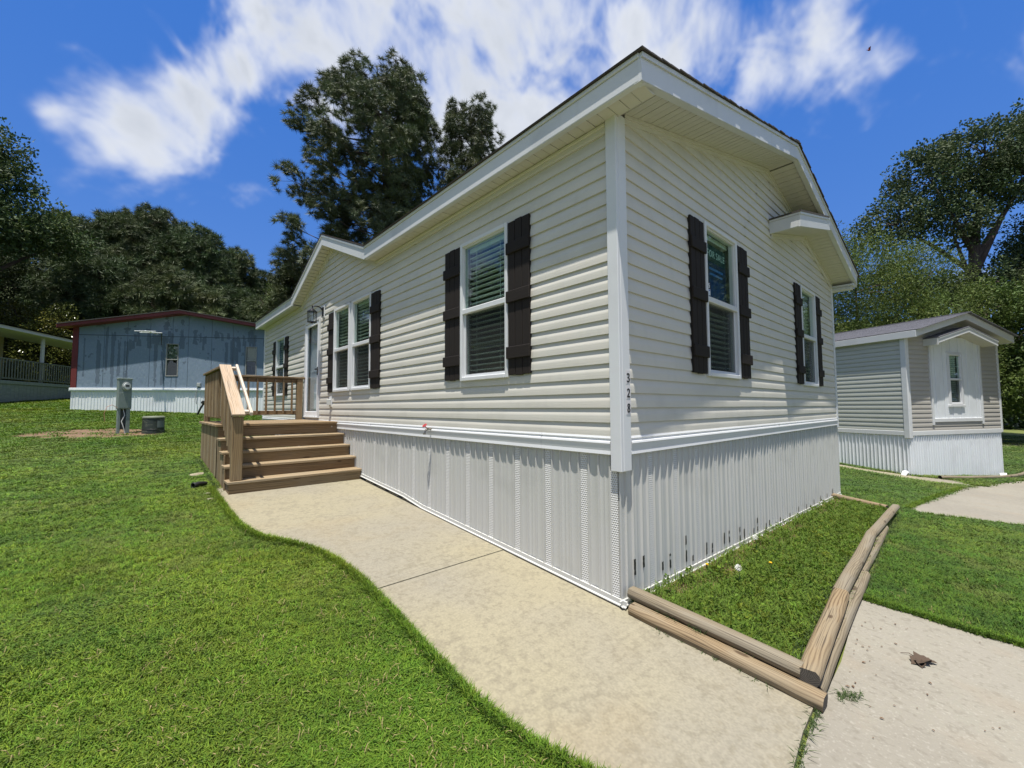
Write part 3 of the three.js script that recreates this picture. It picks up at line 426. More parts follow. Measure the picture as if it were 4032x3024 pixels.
  for (let x = -E + 0.06; x < W + E - 0.02; x += 0.1) { const l = x < RX; if (Math.abs(x - RX) < 0.0475) { mesh('soffit_panel', rp, M.soffit, rs, [RX, roofTop(RX) - 0.186, 0]); continue; } mesh('soffit_panel', rp, M.soffit, rs, [x, roofTop(x) - 0.18 + (sr() - 0.5) * 0.003, 0], [0, 0, l ? slope : -slope]); }
  const dsl = Math.atan(DS), dp = span(-E + 0.012, 0, 0, 0.012, -0.0475, 0.0475);
  for (let z = DL + 0.03; z < DR; z += 0.1) { if (Math.abs(z - DP) < 0.0475) { mesh('soffit_panel', dp, M.soffit, ds, [0, dTop(DP) + 0.004, DP]); continue; } mesh('soffit_panel', dp, M.soffit, ds, [0, dTop(z) + 0.012, z], [z > DP ? dsl : -dsl, 0, 0]); }
  // fascia, frieze and drip edges
  const fas = part('eave_fascia', home), box2 = (z0, z1) => merge([cspan(-E - 0.018, -E + 0.006, SOF - 0.012, SOF + 0.150, z0, z1, 0.003), cspan(-E - 0.030, -E + 0.01, SOF + 0.151, SOF + 0.185, z0, z1, 0.004), span(-E - 0.016, -E + 0.03, SOF - 0.016, SOF - 0.0125, z0, z1)]);
  mesh('fascia_board', box2(DR, GO + 0.004), M.fascia, fas); mesh('fascia_board', box2(-L - 0.2, DL), M.fascia, fas);
  const fr = part('frieze', home), fz = (z0, z1) => merge([cspan(-0.022, -0.001, SOF - 0.075, SOF - 0.002, z0, z1, 0.004), cspan(-0.034, -0.001, SOF - 0.034, SOF - 0.003, z0, z1, 0.006)]);
  mesh('frieze_board', fz(DR, -0.062), M.siding, fr); mesh('frieze_board', fz(-L, DL), M.siding, fr);
  // sloping strips: along x on the gable end, along z on the dormer
  const rake = (x0, x1, y, up, dn, z0, z1) => { const s = (f) => y(f); return prism([[x0, s(x0) + dn], [x1, s(x1) + dn], [x1, s(x1) + up], [x0, s(x0) + up]], z0, z1); };
  const rf = part('rake_fascia', home), yb = (x) => roofTop(x) - 0.18;
  for (const [a, b] of [[-E - 0.019, RX], [RX, W + E]]) {
    mesh('fascia_board', merge([rake(a, b, yb, 0.150, -0.012, GO - 0.006, GO + 0.018), rake(a, b, yb, 0.185, 0.151, GO - 0.01, GO + 0.030), rake(a, b, yb, -0.0125, -0.016, GO - 0.04, GO + 0.014)]), M.fascia, rf);
  }
  for (const [a, b] of [[0.115, RX], [RX, W + 0.02]]) mesh('frieze_board', merge([rake(a, b, yb, -0.002, -0.070, 0.001, 0.022), rake(a, b, yb, -0.003, -0.032, 0.001, 0.034)]), M.siding, fr);
  const dr = part('dormer_fascia', home), dz = (z0, z1, y, up, dn, x0, x1) => prism([[z0, y(z0) + dn], [z1, y(z1) + dn], [z1, y(z1) + up], [z0, y(z0) + up]], x0, x1).rotateY(FRONT);
  const yd = (u) => dTop(u) + 0.012;
  for (const [a, b] of [[DL, DP], [DP, DR]]) {
    mesh('fascia_board', merge([dz(a, b, yd, 0.150, -0.012, E - 0.006, E + 0.018), dz(a, b, yd, 0.18, 0.151, E - 0.01, E + 0.030)]), M.fascia, dr);
    mesh('frieze_board', merge([dz(a, b, yd, -0.002, -0.075, 0.001, 0.022), dz(a, b, yd, -0.003, -0.034, 0.001, 0.034)]), M.siding, fr);
  }
  // the nested gable arm over the right half of the end wall
  const arm = part('gable_arm', home), AX = 3.68, AB = 5.36, ya = (x) => 3.86 + 0.25 * (x - AX);
  mesh('fascia_board', merge([rake(AX - 0.03, AB, ya, 0.15, -0.012, GO - 0.006, GO + 0.016), rake(AX - 0.03, AB, ya, 0.18, 0.151, GO - 0.008, GO + 0.026)]), M.fascia, arm);
  mesh('arm_end', merge([cspan(AX - 0.03, AX - 0.004, ya(AX) - 0.012, ya(AX) + 0.146, 0.013, GO - 0.007, 0.003), cspan(AX - 0.042, AX, ya(AX) + 0.147, ya(AX) + 0.176, 0.013, GO + 0.024, 0.003)]), M.fascia, arm);
  for (let x = AX + 0.05; x < AB; x += 0.1) mesh('soffit_panel', rp, M.soffit, arm, [x, ya(x), 0.013], [0, 0, Math.atan(0.25)]);
  mesh('frieze_board', merge([rake(AX, AB + 0.03, ya, -0.002, -0.075, 0.013, 0.026), rake(AX, AB + 0.03, ya, -0.003, -0.034, 0.013, 0.038)]), M.siding, arm);
  mesh('frieze_board', rake(AB, W, (x) => roofTop(x) - 0.25, 0.0, -0.05, 0.013, 0.030), M.siding, arm);
  mesh('arm_shingles', rake(AX - 0.05, AB - 0.1, ya, 0.205, 0.182, 0.013, GO + 0.03), M.shingle, arm);
  // boxed return at the rear eave
  mesh('eave_return', merge([cspan(W + 0.001, W + E, SOF - 0.02, SOF + 0.02, -0.6, GO - 0.008, 0.004), cspan(W + E + 0.001, W + E + 0.02, SOF - 0.03, SOF + 0.15, -L, GO + 0.01, 0.004), cspan(W + 0.03, W + E - 0.01, SOF - 0.07, SOF - 0.021, -0.5, GO - 0.05, 0.004)]), M.fascia, home);
  // roof: decks and overlapping shingle courses
  const rg = part('roof', home), Z0 = -L - 0.24, Z1 = GO + 0.045;
  const yPk = dTop(DP) + 0.205, cutHalf = (x) => Math.max(0, (yPk - roofTop(x)) / DS - 0.02), deck = (x0, x1, z0, z1) => prism([[x0, roofTop(x0) - 0.02], [x1, roofTop(x1) - 0.02], [x1, roofTop(x1) + 0.004], [x0, roofTop(x0) + 0.004]], z0, z1);
  mesh('roof_deck', merge([deck(-E - 0.01, RX, Z0 + 0.02, DL - 0.01), deck(-E - 0.01, RX, DR + 0.01, Z1 - 0.03), deck(2.6, RX, DL - 0.01, DR + 0.01), deck(RX, W + E + 0.1, Z0 + 0.02, Z1 - 0.03)]), M.inner, rg);
  const shg = rng(33);
  for (let x = -E - 0.045, i = 0; x < RX; x += 0.14, i++) for (const sgn of [1, -1]) {
    const xx = sgn > 0 ? x + 0.08 : 2 * RX - x - 0.08, hf = sgn > 0 ? cutHalf(x) : 0, parts = hf > 0.05 ? [[Z0, DP - hf], [DP + hf, Z1]] : [[Z0, Z1]];
    for (const [p, q] of parts) mesh('shingle_course', box(0.17, 0.011, q - p), M.shingle, rg, [xx, roofTop(xx) + 0.016, (p + q) / 2 + (shg() - 0.5) * 0.012], [0, 0, sgn * (slope - 0.05)]);
  }
  mesh('ridge_cap', merge([box(0.16, 0.012, Z1 - Z0, -0.07, 0, 0).rotateZ(slope), box(0.16, 0.012, Z1 - Z0, 0.07, 0, 0).rotateZ(-slope)]), M.shingle, rg, [RX, roofTop(RX) + 0.034, (Z0 + Z1) / 2]);
  // dormer roof running back into the main slope
  const dfront = -E - 0.035, dback = (y) => (y - 3.95) / SL - E, dl = 1.97;
  for (const s of [1, -1]) {
    const nC = 15; for (let i = 0; i < nC; i++) { const a0 = i / nC, a1 = (i + 1.25) / nC, za = DP + s * dl * (1 - a0) * 1.02, zb = DP + s * dl * Math.max(0, 1 - a1) * 1.02, ya0 = dTop(za) + 0.205, yb0 = dTop(zb) + 0.197, t = 0.011; const P = [[dfront, ya0, za], [dback(ya0) + 0.25, ya0, za], [dback(yb0) + 0.25, yb0, zb], [dfront, yb0, zb]], pts = P.flatMap(([x, y, z]) => [V(x, y, z), V(x, y + t, z)]); mesh('shingle_course', uvm(new ConvexGeometry(pts)), M.shingle, rg); }
  }
  // scuffed black tears low on the end skirting ribs
  const tr = rng(61);
  for (const [x1, y, h] of [[0.155, 0.16, 0.12], [0.27, 0.19, 0.09], [0.575, 0.10, 0.07], [0.68, 0.09, 0.07], [0.69, 0.19, 0.02], [1.0, 0.08, 0.10], [1.0, 0.23, 0.08], [1.105, 0.06, 0.05], [1.42, 0.06, 0.11], [1.53, 0.09, 0.05], [1.68, 0.05, 0.03], [1.84, 0.08, 0.11], [1.95, 0.07, 0.06], [1.95, 0.16, 0.03], [2.26, 0.04, 0.05], [2.26, 0.13, 0.05], [2.37, 0.04, 0.10], [2.68, 0.04, 0.06], [2.80, 0.05, 0.05], [2.80, 0.14, 0.06], [3.1, 0.02, 0.07], [3.22, 0.05, 0.06], [3.64, 0.03, 0.05], [4.06, 0.02, 0.06], [4.48, 0.04, 0.07], [4.9, 0.02, 0.07], [5.32, 0.03, 0.08], [5.74, 0.03, 0.09], [6.16, 0.04, 0.07], [6.6, 0.05, 0.10]]) {
    const kc = Math.round((x1 - 0.01) / 0.42) * 0.42 + 0.01, x = x1 < kc ? kc - 0.1445 : kc + 0.1485, y0 = G(x, 0) + 0.05 + y, n = 7, lp = [], rp2 = []; for (let i = 0; i <= n; i++) { const yy = y0 + h * i / n; lp.push([x - 0.010 - 0.007 * tr(), yy]); rp2.unshift([x + 0.006 + 0.006 * tr(), yy]); }
    mesh('torn_patch', prism([...lp, ...rp2], 0.0122, 0.0142), M.black, ske);
  }
}
// ---------------------------------------------------------------- wooden steps and landing
{
  const base = [-1.79, G(-1.79, -4.85), -4.8], st = thing('wooden_steps', 'weathered brown wooden steps and landing with railing at the front door', 'steps', base), X = (x) => x - base[0], Y = (y) => y - base[1], Z = (z) => z - base[2], r = rng(71);
  const pick = () => M.wood[Math.floor(r() * 3)], put = (name, x0, x1, y0, y1, z0, z1, m, c = 0.005, rot) => mesh(name, cspan(X(x0), X(x1), Y(y0), Y(y1), Z(z0), Z(z1), c), m ?? pick(), st);
  const xl = -1.79, xr = -0.045, ground = (z) => G(xl, z);
  const tr = [[0.530, -4.800], [0.707, -5.060], [0.882, -5.312], [1.060, -5.565]], dz = -5.875, dy = 1.258;
  tr.forEach(([y, z], i) => {
    const prevY = i ? tr[i - 1][0] : ground(z) + 0.012, zr = z - 0.022;
    put('tread', xl - 0.015, xr + 0.045, y - 0.036, y, z - 0.145, z, M.wood[2]); put('tread', xl - 0.015, xr + 0.045, y - 0.0365, y - 0.001, z - 0.296, z - 0.150, M.wood[2]);
    put('riser', xl + 0.002, xr + 0.03, prevY + 0.002, y - 0.038, zr - 0.034, zr, M.wood[i % 2], 0.004);
  });
  put('riser', xl + 0.002, xr + 0.03, 1.062, dy - 0.040, dz - 0.044, dz - 0.010, M.wood[1]);
  for (let z = dz + 0.012, i = 0; z > -7.93; z -= 0.146, i++) put('deck_board', xl - 0.03, xr + 0.038, dy - 0.038 + (r() - 0.5) * 0.002, dy + (r() - 0.5) * 0.002, z - 0.140, z, M.wood[i % 3]);
  put('rim_joist', xl + 0.036, xl + 0.074, dy - 0.22, dy - 0.042, -7.9, dz - 0.06); put('rim_joist', xl + 0.08, xr, dy - 0.22, dy - 0.042, -7.92, -7.884);
  // upright boards closing the side
  for (let z = -5.93, i = 0; z > -7.9; z -= 0.148, i++) put('side_board', xl + 0.004, xl + 0.024, ground(z) + 0.0, dy - 0.045, z - 0.139, z, M.wood[(i * 2) % 3], 0.003);
  for (let z = -4.86, i = 0; z > -5.9; z -= 0.146, i++) { const t = tr.filter(([y, q]) => q - 0.02 > z - 0.06).length; put('side_board', xl + 0.004, xl + 0.024, ground(z) + 0.0, tr[Math.max(0, Math.min(3, t - 1))][0] - 0.042, z - 0.139, z, M.wood[(i + 1) % 3], 0.003); }
  put('corner_board', xl - 0.014, xl + 0.002, ground(-5.1) + 0.0, 0.66, -5.16, -5.07, M.wood[0], 0.003);
  // newel, posts
  const nx0 = -1.765, nx1 = -1.635;
  put('newel_post', nx0, nx1, 0.531, 1.385, -4.945, -4.83, M.wood[0], 0.008);
  put('railing_post', nx0 + 0.03, nx0 + 0.12, dy + 0.001, 2.115, -6.07, -5.98, M.wood[1], 0.006);
  put('railing_post', nx0, nx0 + 0.09, dy + 0.001, 2.115, -7.90, -7.81, M.wood[1], 0.006);
  put('railing_post', -0.19, -0.075, dy + 0.001, 2.115, -7.90, -7.80, M.wood[0], 0.008);
  // level rails
  put('rail_cap', nx0 - 0.03, nx1 + 0.02, 2.117, 2.155, -7.93, -6.04, M.wood[1]);
  put('rail_cap', nx1 + 0.024, -0.02, 2.118, 2.155, -7.93, -7.79, M.wood[1]);
  put('top_rail', nx0 + 0.092, -0.192, 2.03, 2.114, -7.875, -7.838, M.wood[1]); put('bottom_rail', nx0 + 0.092, -0.192, 1.365, 1.45, -7.875, -7.838, M.wood[1]);
  put('top_rail', nx0 + 0.042, nx0 + 0.08, 2.03, 2.114, -7.806, -6.074, M.wood[1]); put('bottom_rail', nx0 + 0.042, nx0 + 0.08, 1.34, 1.42, -7.806, -6.074, M.wood[1]);
  for (let i = 0; i < 9; i++) { const x = -1.565 + i * 0.158; put('baluster', x, x + 0.034, 1.38, 2.10, -7.836, -7.802, M.wood[1], 0.003); }
  for (let i = 0; i < 13; i++) { const z = -6.20 - i * 0.124; put('baluster', nx0 - 0.0, nx0 + 0.036, 1.355, 2.10, z - 0.036, z, M.wood[i % 3], 0.003); }
  // sloping hand rail from newel to landing post
  const A = V(X(-1.70), Y(1.405), Z(-4.80)), B = V(X(-1.70), Y(2.175), Z(-6.07)), len = A.distanceTo(B), ang = Math.atan2(B.y - A.y, -(B.z - A.z)), mid = A.clone().add(B).multiplyScalar(0.5);
  const slope = (name, w, h, m, dx, dn, l = len, s = 0, c = 0.006) => { const q = mid.clone().add(V(dx, -dn * Math.cos(ang), -dn * Math.sin(ang))).add(B.clone().sub(A).normalize().multiplyScalar(s)); mesh(name, cbox(w, h, l, c), m, st, q.toArray(), [ang, 0, 0]); };
  slope('hand_rail_cap', 0.155, 0.038, M.woodPale, 0, 0); slope('sloping_rail', 0.036, 0.085, M.wood[1], 0.01, 0.066, len - 0.25); slope('sloping_rail', 0.036, 0.085, M.wood[0], 0.01, 0.60, len - 0.27);
  slope('grab_rail', 0.034, 0.058, M.woodWhite, 0.145, -0.028, len * 0.98, -0.03, 0.008);
  for (const s of [-0.42, 0.44]) slope('grab_rail_bracket', 0.11, 0.05, M.woodWhite, 0.10, 0.012, 0.045, s * len * 1.02, 0.004);
  for (let i = 0; i < 9; i++) { const z = -4.985 - i * 0.112, y = 1.405 + (z + 4.80) * -(2.175 - 1.405) / 1.27; put('baluster', nx0 - 0.0, nx0 + 0.036, y - 0.68, y - 0.035, z - 0.036, z, M.wood[i % 3], 0.003); }
  for (const [x, y, z] of [[-0.12, 1.17, dz - 0.009], [-1.70, 1.17, dz - 0.009]]) mesh('bolt', new THREE.CylinderGeometry(0.012, 0.012, 0.01, 8).rotateX(Math.PI / 2), std([0.45, 0.42, 0.38], 0.4, { metalness: 0.7 }), st, [X(x), Y(y), Z(z)]);
}
// ---------------------------------------------------------------- landscape timbers round the bed
function timberGeo(len, seed, w = 0.105, h = 0.082) {
  const n = 14, sec = [], r = rng(seed); // flat top and bottom, rounded flanks
  for (let i = 0; i < n; i++) { const a = i / n * Math.PI * 2; sec.push([Math.cos(a) * w / 2 * (1 - 0.03 * r()), clamp(Math.sin(a) * h * 0.66, -h / 2, h / 2)]); }
  const m = 18, pos = [], idx = [], uv = [], o = r() * 4;
  for (let k = 0; k <= m; k++) for (let i = 0; i <= n; i++) { const [a, b] = sec[i % n], x = (k / m - 0.5) * len, j = 1 + 0.05 * (vnoise(k * 0.6, i % n, 64, seed) - 0.5), e = k === 0 || k === m ? 0.965 : 1; pos.push(x, b * e * (1 + 0.03 * (vnoise(k * 0.5, (i % n) * 0.7, 64, seed + 2) - 0.5)), a * j * e + 0.004 * Math.sin(k * 0.25 + seed)); uv.push(x + o, i / n * 0.32 + seed * 0.13); }
  for (let k = 0; k < m; k++) for (let i = 0; i < n; i++) { const a = k * (n + 1) + i, b = a + n + 1; idx.push(a, a + 1, b, b, a + 1, b + 1); }
  let g = new THREE.BufferGeometry(); g.setAttribute('position', new THREE.Float32BufferAttribute(pos, 3)); g.setAttribute('uv', new THREE.Float32BufferAttribute(uv, 2)); g.setIndex(idx); g.computeVertexNormals();
  const caps = [0, m].map((k) => { const x = (k / m - 0.5) * len, o2 = 0.004 * Math.sin(k * 0.25 + seed), P = []; for (let i = 0; i < n; i++) { const q = (j) => { const b = (k * (n + 1) + j) * 3; return V(pos[b], pos[b + 1], pos[b + 2]); }; P.push(V(x, 0, o2), q(i), q(i + 1)); } const e = new THREE.BufferGeometry().setFromPoints(P); e.computeVertexNormals(); return uvm(e); });
  return [g, ...caps];
}
{
  const put = (x0, z0, x1, z1, h, mat, seed, label, w, hh) => {
    const a = V(x0, G(x0, z0) + h, z0), b = V(x1, G(x1, z1) + h, z1), d = b.clone().sub(a), m = thing('landscape_timber', label, 'timber', a.clone().add(b).multiplyScalar(0.5).toArray(), 0, 'landscape timbers edging the bed'), geos = timberGeo(d.length(), seed, w, hh);
    mesh('body', geos[0], mat, m); mesh('cut_end', geos[1], M.endGrain, m); mesh('cut_end', geos[2], M.endGrain, m);
    m.quaternion.setFromUnitVectors(V(1, 0, 0), d.clone().normalize()); const e = new THREE.Euler().setFromQuaternion(m.quaternion, 'YZX'); e.x = 0; m.quaternion.setFromEuler(e);
  };
  put(-0.008, 0.085, -0.022, 1.235, 0.040, M.timberWarm, 1, 'warm orange split timber lying along the tan walk', 0.105, 0.080);
  put(0.070, 0.03, 0.052, 1.12, 0.116, M.timberGrey, 2, 'pale grey timber set back above the orange one beside the walk', 0.10, 0.074);
  put(0.045, 1.168, 2.46, 1.028, 0.036, M.timberGrey, 3, 'lower grey timber along the pebbly drive, nearest the camera', 0.105, 0.078);
  put(0.015, 1.158, 1.50, 1.030, 0.114, M.timberWarm, 4, 'upper brown timber with a dark cut end nearest the camera', 0.115, 0.08);
  put(1.51, 1.024, 4.0, 0.885, 0.110, M.timberGrey, 5, 'long grey upper timber in the middle of the bed edge', 0.108, 0.078);
  put(2.48, 1.0, 4.9, 0.90, 0.034, M.timberGrey, 6, 'lower grey timber half hidden in grass along the bed', 0.098, 0.076);
  put(4.01, 0.883, 6.45, 0.86, 0.106, M.timberGrey, 7, 'upper timber at the far end of the bed edge', 0.105, 0.078);
  put(6.36, 0.76, 6.62, -0.02, 0.075, M.timberWarm, 8, 'short timber across the far end of the bed', 0.10, 0.08);
}
// ---------------------------------------------------------------- meter post, cable pedestal and small yard things
{
  const grey = std([1, 1, 1], 0.5, { map: colorTex(128, (u, v) => { const n = fbm(u * 8, v * 8, 8, 301, 4); return mix3([0.20, 0.245, 0.225], [0.155, 0.19, 0.172], n); }, 0.6) }), x = -2.93, z = -12.3;
  const m = thing('meter_post', 'grey green electric meter post standing in bare clay', 'meter post', [x, G(x, z), z], 0.3); m.scale.set(0.78, 1, 0.7);
  mesh('leg', cspan(-0.15, -0.085, 0, 0.64, -0.06, 0.06, 0.006), grey, m); mesh('leg', cspan(0.055, 0.15, 0, 0.64, -0.06, 0.06, 0.006), grey, m);
  mesh('back_channel', cspan(-0.084, 0.054, 0.1, 0.64, -0.06, -0.03, 0.004), std([0.07, 0.075, 0.07], 0.6), m);
  mesh('cabinet', cspan(-0.165, 0.165, 0.6, 1.34, -0.1, 0.085, 0.012), grey, m); mesh('cabinet_hood', merge([cspan(-0.175, 0.175, 1.325, 1.365, -0.11, 0.105, 0.008), cspan(-0.14, 0.14, 0.63, 1.0, 0.086, 0.096, 0.006)]), grey, m);
  const me = part('meter', m, [0.02, 1.16, 0.085]);
  mesh('collar', new THREE.CylinderGeometry(0.105, 0.11, 0.05, 24).rotateX(Math.PI / 2).translate(0, 0, 0.025), std([0.38, 0.41, 0.39], 0.35, { metalness: 0.3 }), me);
  mesh('dial', new THREE.CylinderGeometry(0.078, 0.085, 0.07, 24).rotateX(Math.PI / 2).translate(0, 0, 0.08), std([0.45, 0.47, 0.45], 0.3), me);
  mesh('display', cspan(-0.045, 0.045, -0.012, 0.03, 0.1155, 0.118, 0.002), M.black, me);
  mesh('cable', limb([V(-0.02, 0.62, 0.0), V(0.02, 0.45, 0.05), V(-0.06, 0.3, 0.08), V(0.0, 0.12, 0.09), V(0.03, 0.0, 0.1)], 0.012, 0.012, 6), std([0.5, 0.5, 0.48], 0.5), m);
  mesh('loose_wire', limb([V(-0.16, 0.63, 0.05), V(-0.3, 0.7, 0.1), V(-0.42, 0.66, 0.12), V(-0.48, 0.5, 0.1), V(-0.45, 0.3, 0.08)].map((p) => p), 0.006, 0.006, 5), std([0.45, 0.2, 0.14], 0.6), m);
  const px = -2.36, pz = -12.15, p = thing('cable_pedestal', 'squat black utility drum with a pale worn lid', 'utility box', [px, G(px, pz), pz], 0.2), blk = std([1, 1, 1], 0.55, { map: colorTex(128, (u, v) => { const n = fbm(u * 9, v * 9, 9, 311, 4), w = smoothstep(n, 0.62, 0.72); return mix3([0.025, 0.032, 0.027], [0.16, 0.17, 0.12], 0.5 * w); }, 0.7) });
  mesh('drum', new THREE.CylinderGeometry(0.215, 0.225, 0.40, 22).translate(0, 0.2, 0), blk, p); mesh('lid', merge([new THREE.CylinderGeometry(0.20, 0.226, 0.03, 22).translate(0, 0.416, 0), new THREE.CylinderGeometry(0.228, 0.228, 0.022, 22).translate(0, 0.39, 0)]), std([0.13, 0.145, 0.10], 0.7), p);
  mesh('paper_label', new THREE.CylinderGeometry(0.222, 0.225, 0.17, 8, 1, true, 0.1, 0.85).translate(0, 0.23, 0), std([0.13, 0.15, 0.15], 0.5), p); mesh('band', new THREE.TorusGeometry(0.224, 0.006, 5, 24).rotateX(Math.PI / 2).translate(0, 0.1, 0), M.black, p);
  // black stub pipe leaning by the blue home
  const sx = -0.92, sz = -17.35, s = thing('stub_pipe', 'thin black pipe stub leaning before the blue home', 'pipe', [sx, G(sx, sz), sz], -0.6);
  mesh('stem', limb([V(-0.1, -0.02, 0), V(0, 0.22, 0), V(0.11, 0.42, 0)], 0.032, 0.034, 8), M.black, s); mesh('head', merge([uvm(limb([V(0.04, 0.46, 0), V(0.27, 0.42, 0)], 0.05, 0.045, 8)), cbox(0.1, 0.07, 0.09, 0.01, 0.12, 0.49, 0)]), M.black, s);
  const b = thing('black_fitting', 'small black plastic fitting in the grass by the step side', 'fitting', [-2.02, G(-2.02, -5.5) + 0.01, -5.5], 0.6);
  mesh('body', limb([V(-0.1, 0.03, 0), V(-0.03, 0.045, 0.01), V(0.08, 0.03, 0)], 0.035, 0.028, 9), M.black, b); mesh('lip', new THREE.TorusGeometry(0.036, 0.01, 6, 12).rotateY(Math.PI / 2).translate(-0.1, 0.03, 0), M.black, b);
  // broken concrete at the path edge by the steps
  const chip = rng(81), rock = (x, z, s, label) => { const pts = []; for (let i = 0; i < 16; i++) pts.push(V((chip() - 0.5) * 2 * s, chip() * 0.5 * s, (chip() - 0.5) * 1.3 * s)); const g = mesh('concrete_chip', uvm(new ConvexGeometry(pts)), M.concrete, scene, [x, G(x, z) - 0.005, z]); tag(g, label, 'rubble', 'concrete chips by the steps'); };
  rock(-1.99, -6.35, 0.10, 'flat pale concrete chip in the grass behind the black fitting'); rock(-1.97, -5.05, 0.075, 'broken concrete chip at the walk edge beside the bottom step'); rock(-1.98, -4.72, 0.06, 'small concrete chip just in front of the bottom step corner');
  // a single bird high over the roof
  const bird = thing('bird', 'tiny dark reddish bird flying high right of the roof', 'bird', [23.9, 19.15, -1.09], 0.9), bm = std([0.30, 0.05, 0.06], 0.8);
  mesh('body', new THREE.SphereGeometry(0.05, 10, 8).scale(0.8, 0.8, 1.7), bm, bird); for (const sgn of [-1, 1]) { const g = new THREE.BufferGeometry().setFromPoints([V(0, 0.03, 0.08), V(sgn * 0.13, 0.09, -0.02), V(sgn * 0.05, 0.02, -0.1), V(0, 0.05, 0.08), V(sgn * 0.05, 0.04, -0.1), V(sgn * 0.13, 0.10, -0.02)]); g.computeVertexNormals(); mesh('wing', uvm(g), bm, bird); }
  // litter on the pebbly drive
  const lr = rng(91), lb = [std([0.075, 0.05, 0.032], 0.9), std([0.13, 0.075, 0.04], 0.9)], bits = [];
  const leafAt = (x, z, s, rot, curl) => { const N = 7, pts = []; for (let i = 0; i <= N; i++) { const t = i / N, wv = Math.sin(Math.PI * t) * s * 0.28 * (i % 2 ? 0.7 : 1.1); pts.push([t * s - s / 2, wv]); } const pos = []; for (let i = 0; i < N; i++) { const [a, b] = pts[i], [c, d] = pts[i + 1], q = (u, w) => [u, Math.abs(w) * curl + 0.004 + 0.03 * s * Math.sin(u * 40), w]; for (const sg of [1, -1]) { const A = q(a, 0), B = q(c, 0), C = q(c, d * sg), D = q(a, b * sg); pos.push(...A, ...B, ...C, ...A, ...C, ...D); } } const g = new THREE.BufferGeometry(); g.setAttribute('position', new THREE.Float32BufferAttribute(pos, 3)); g.computeVertexNormals(); g.rotateY(rot).translate(x, G(x, z) + 0.004, z); return uvm(g); };
  const dead = thing('dead_leaf', 'large curled brown dead leaf lying on the pebbly drive', 'leaf', [1.02, 0, 1.52]); dead.position.y = 0;
  mesh('blade', merge([leafAt(0, 0, 0.17, -0.5, 0.75), leafAt(-0.03, 0.0, 0.10, 0.2, 0.9), leafAt(0.045, 0.03, 0.09, -1.2, 0.6)]).translate(0, G(1.02, 1.52), 0), lb[0], dead); mesh('stalk', limb([V(0.03, G(1.02, 1.52) + 0.012, -0.02), V(0.05, G(1.02, 1.52) + 0.02, -0.06), V(0.035, G(1.02, 1.52) + 0.012, -0.1)], 0.0028, 0.0018, 5), lb[0], dead);
  for (let i = 0; i < 50; i++) { const near = lr() < 0.55, x = near ? 0.1 + lr() * 1.6 : -0.3 + lr() * 2.1, z = near ? 1.26 - (x - 0.1) * 0.06 + lr() * lr() * 0.3 : 1.35 + lr() * 1.0; bits.push(leafAt(x, z, 0.010 + 0.022 * lr() * lr(), lr() * 6, 0.3 + lr() * 0.5)); }
  const lt = mesh('leaf_litter', merge(bits), lb[1], scene); tag(lt, 'scattered brown leaf crumbs on the pebbly drive', 'leaf litter', null, 'stuff');
}
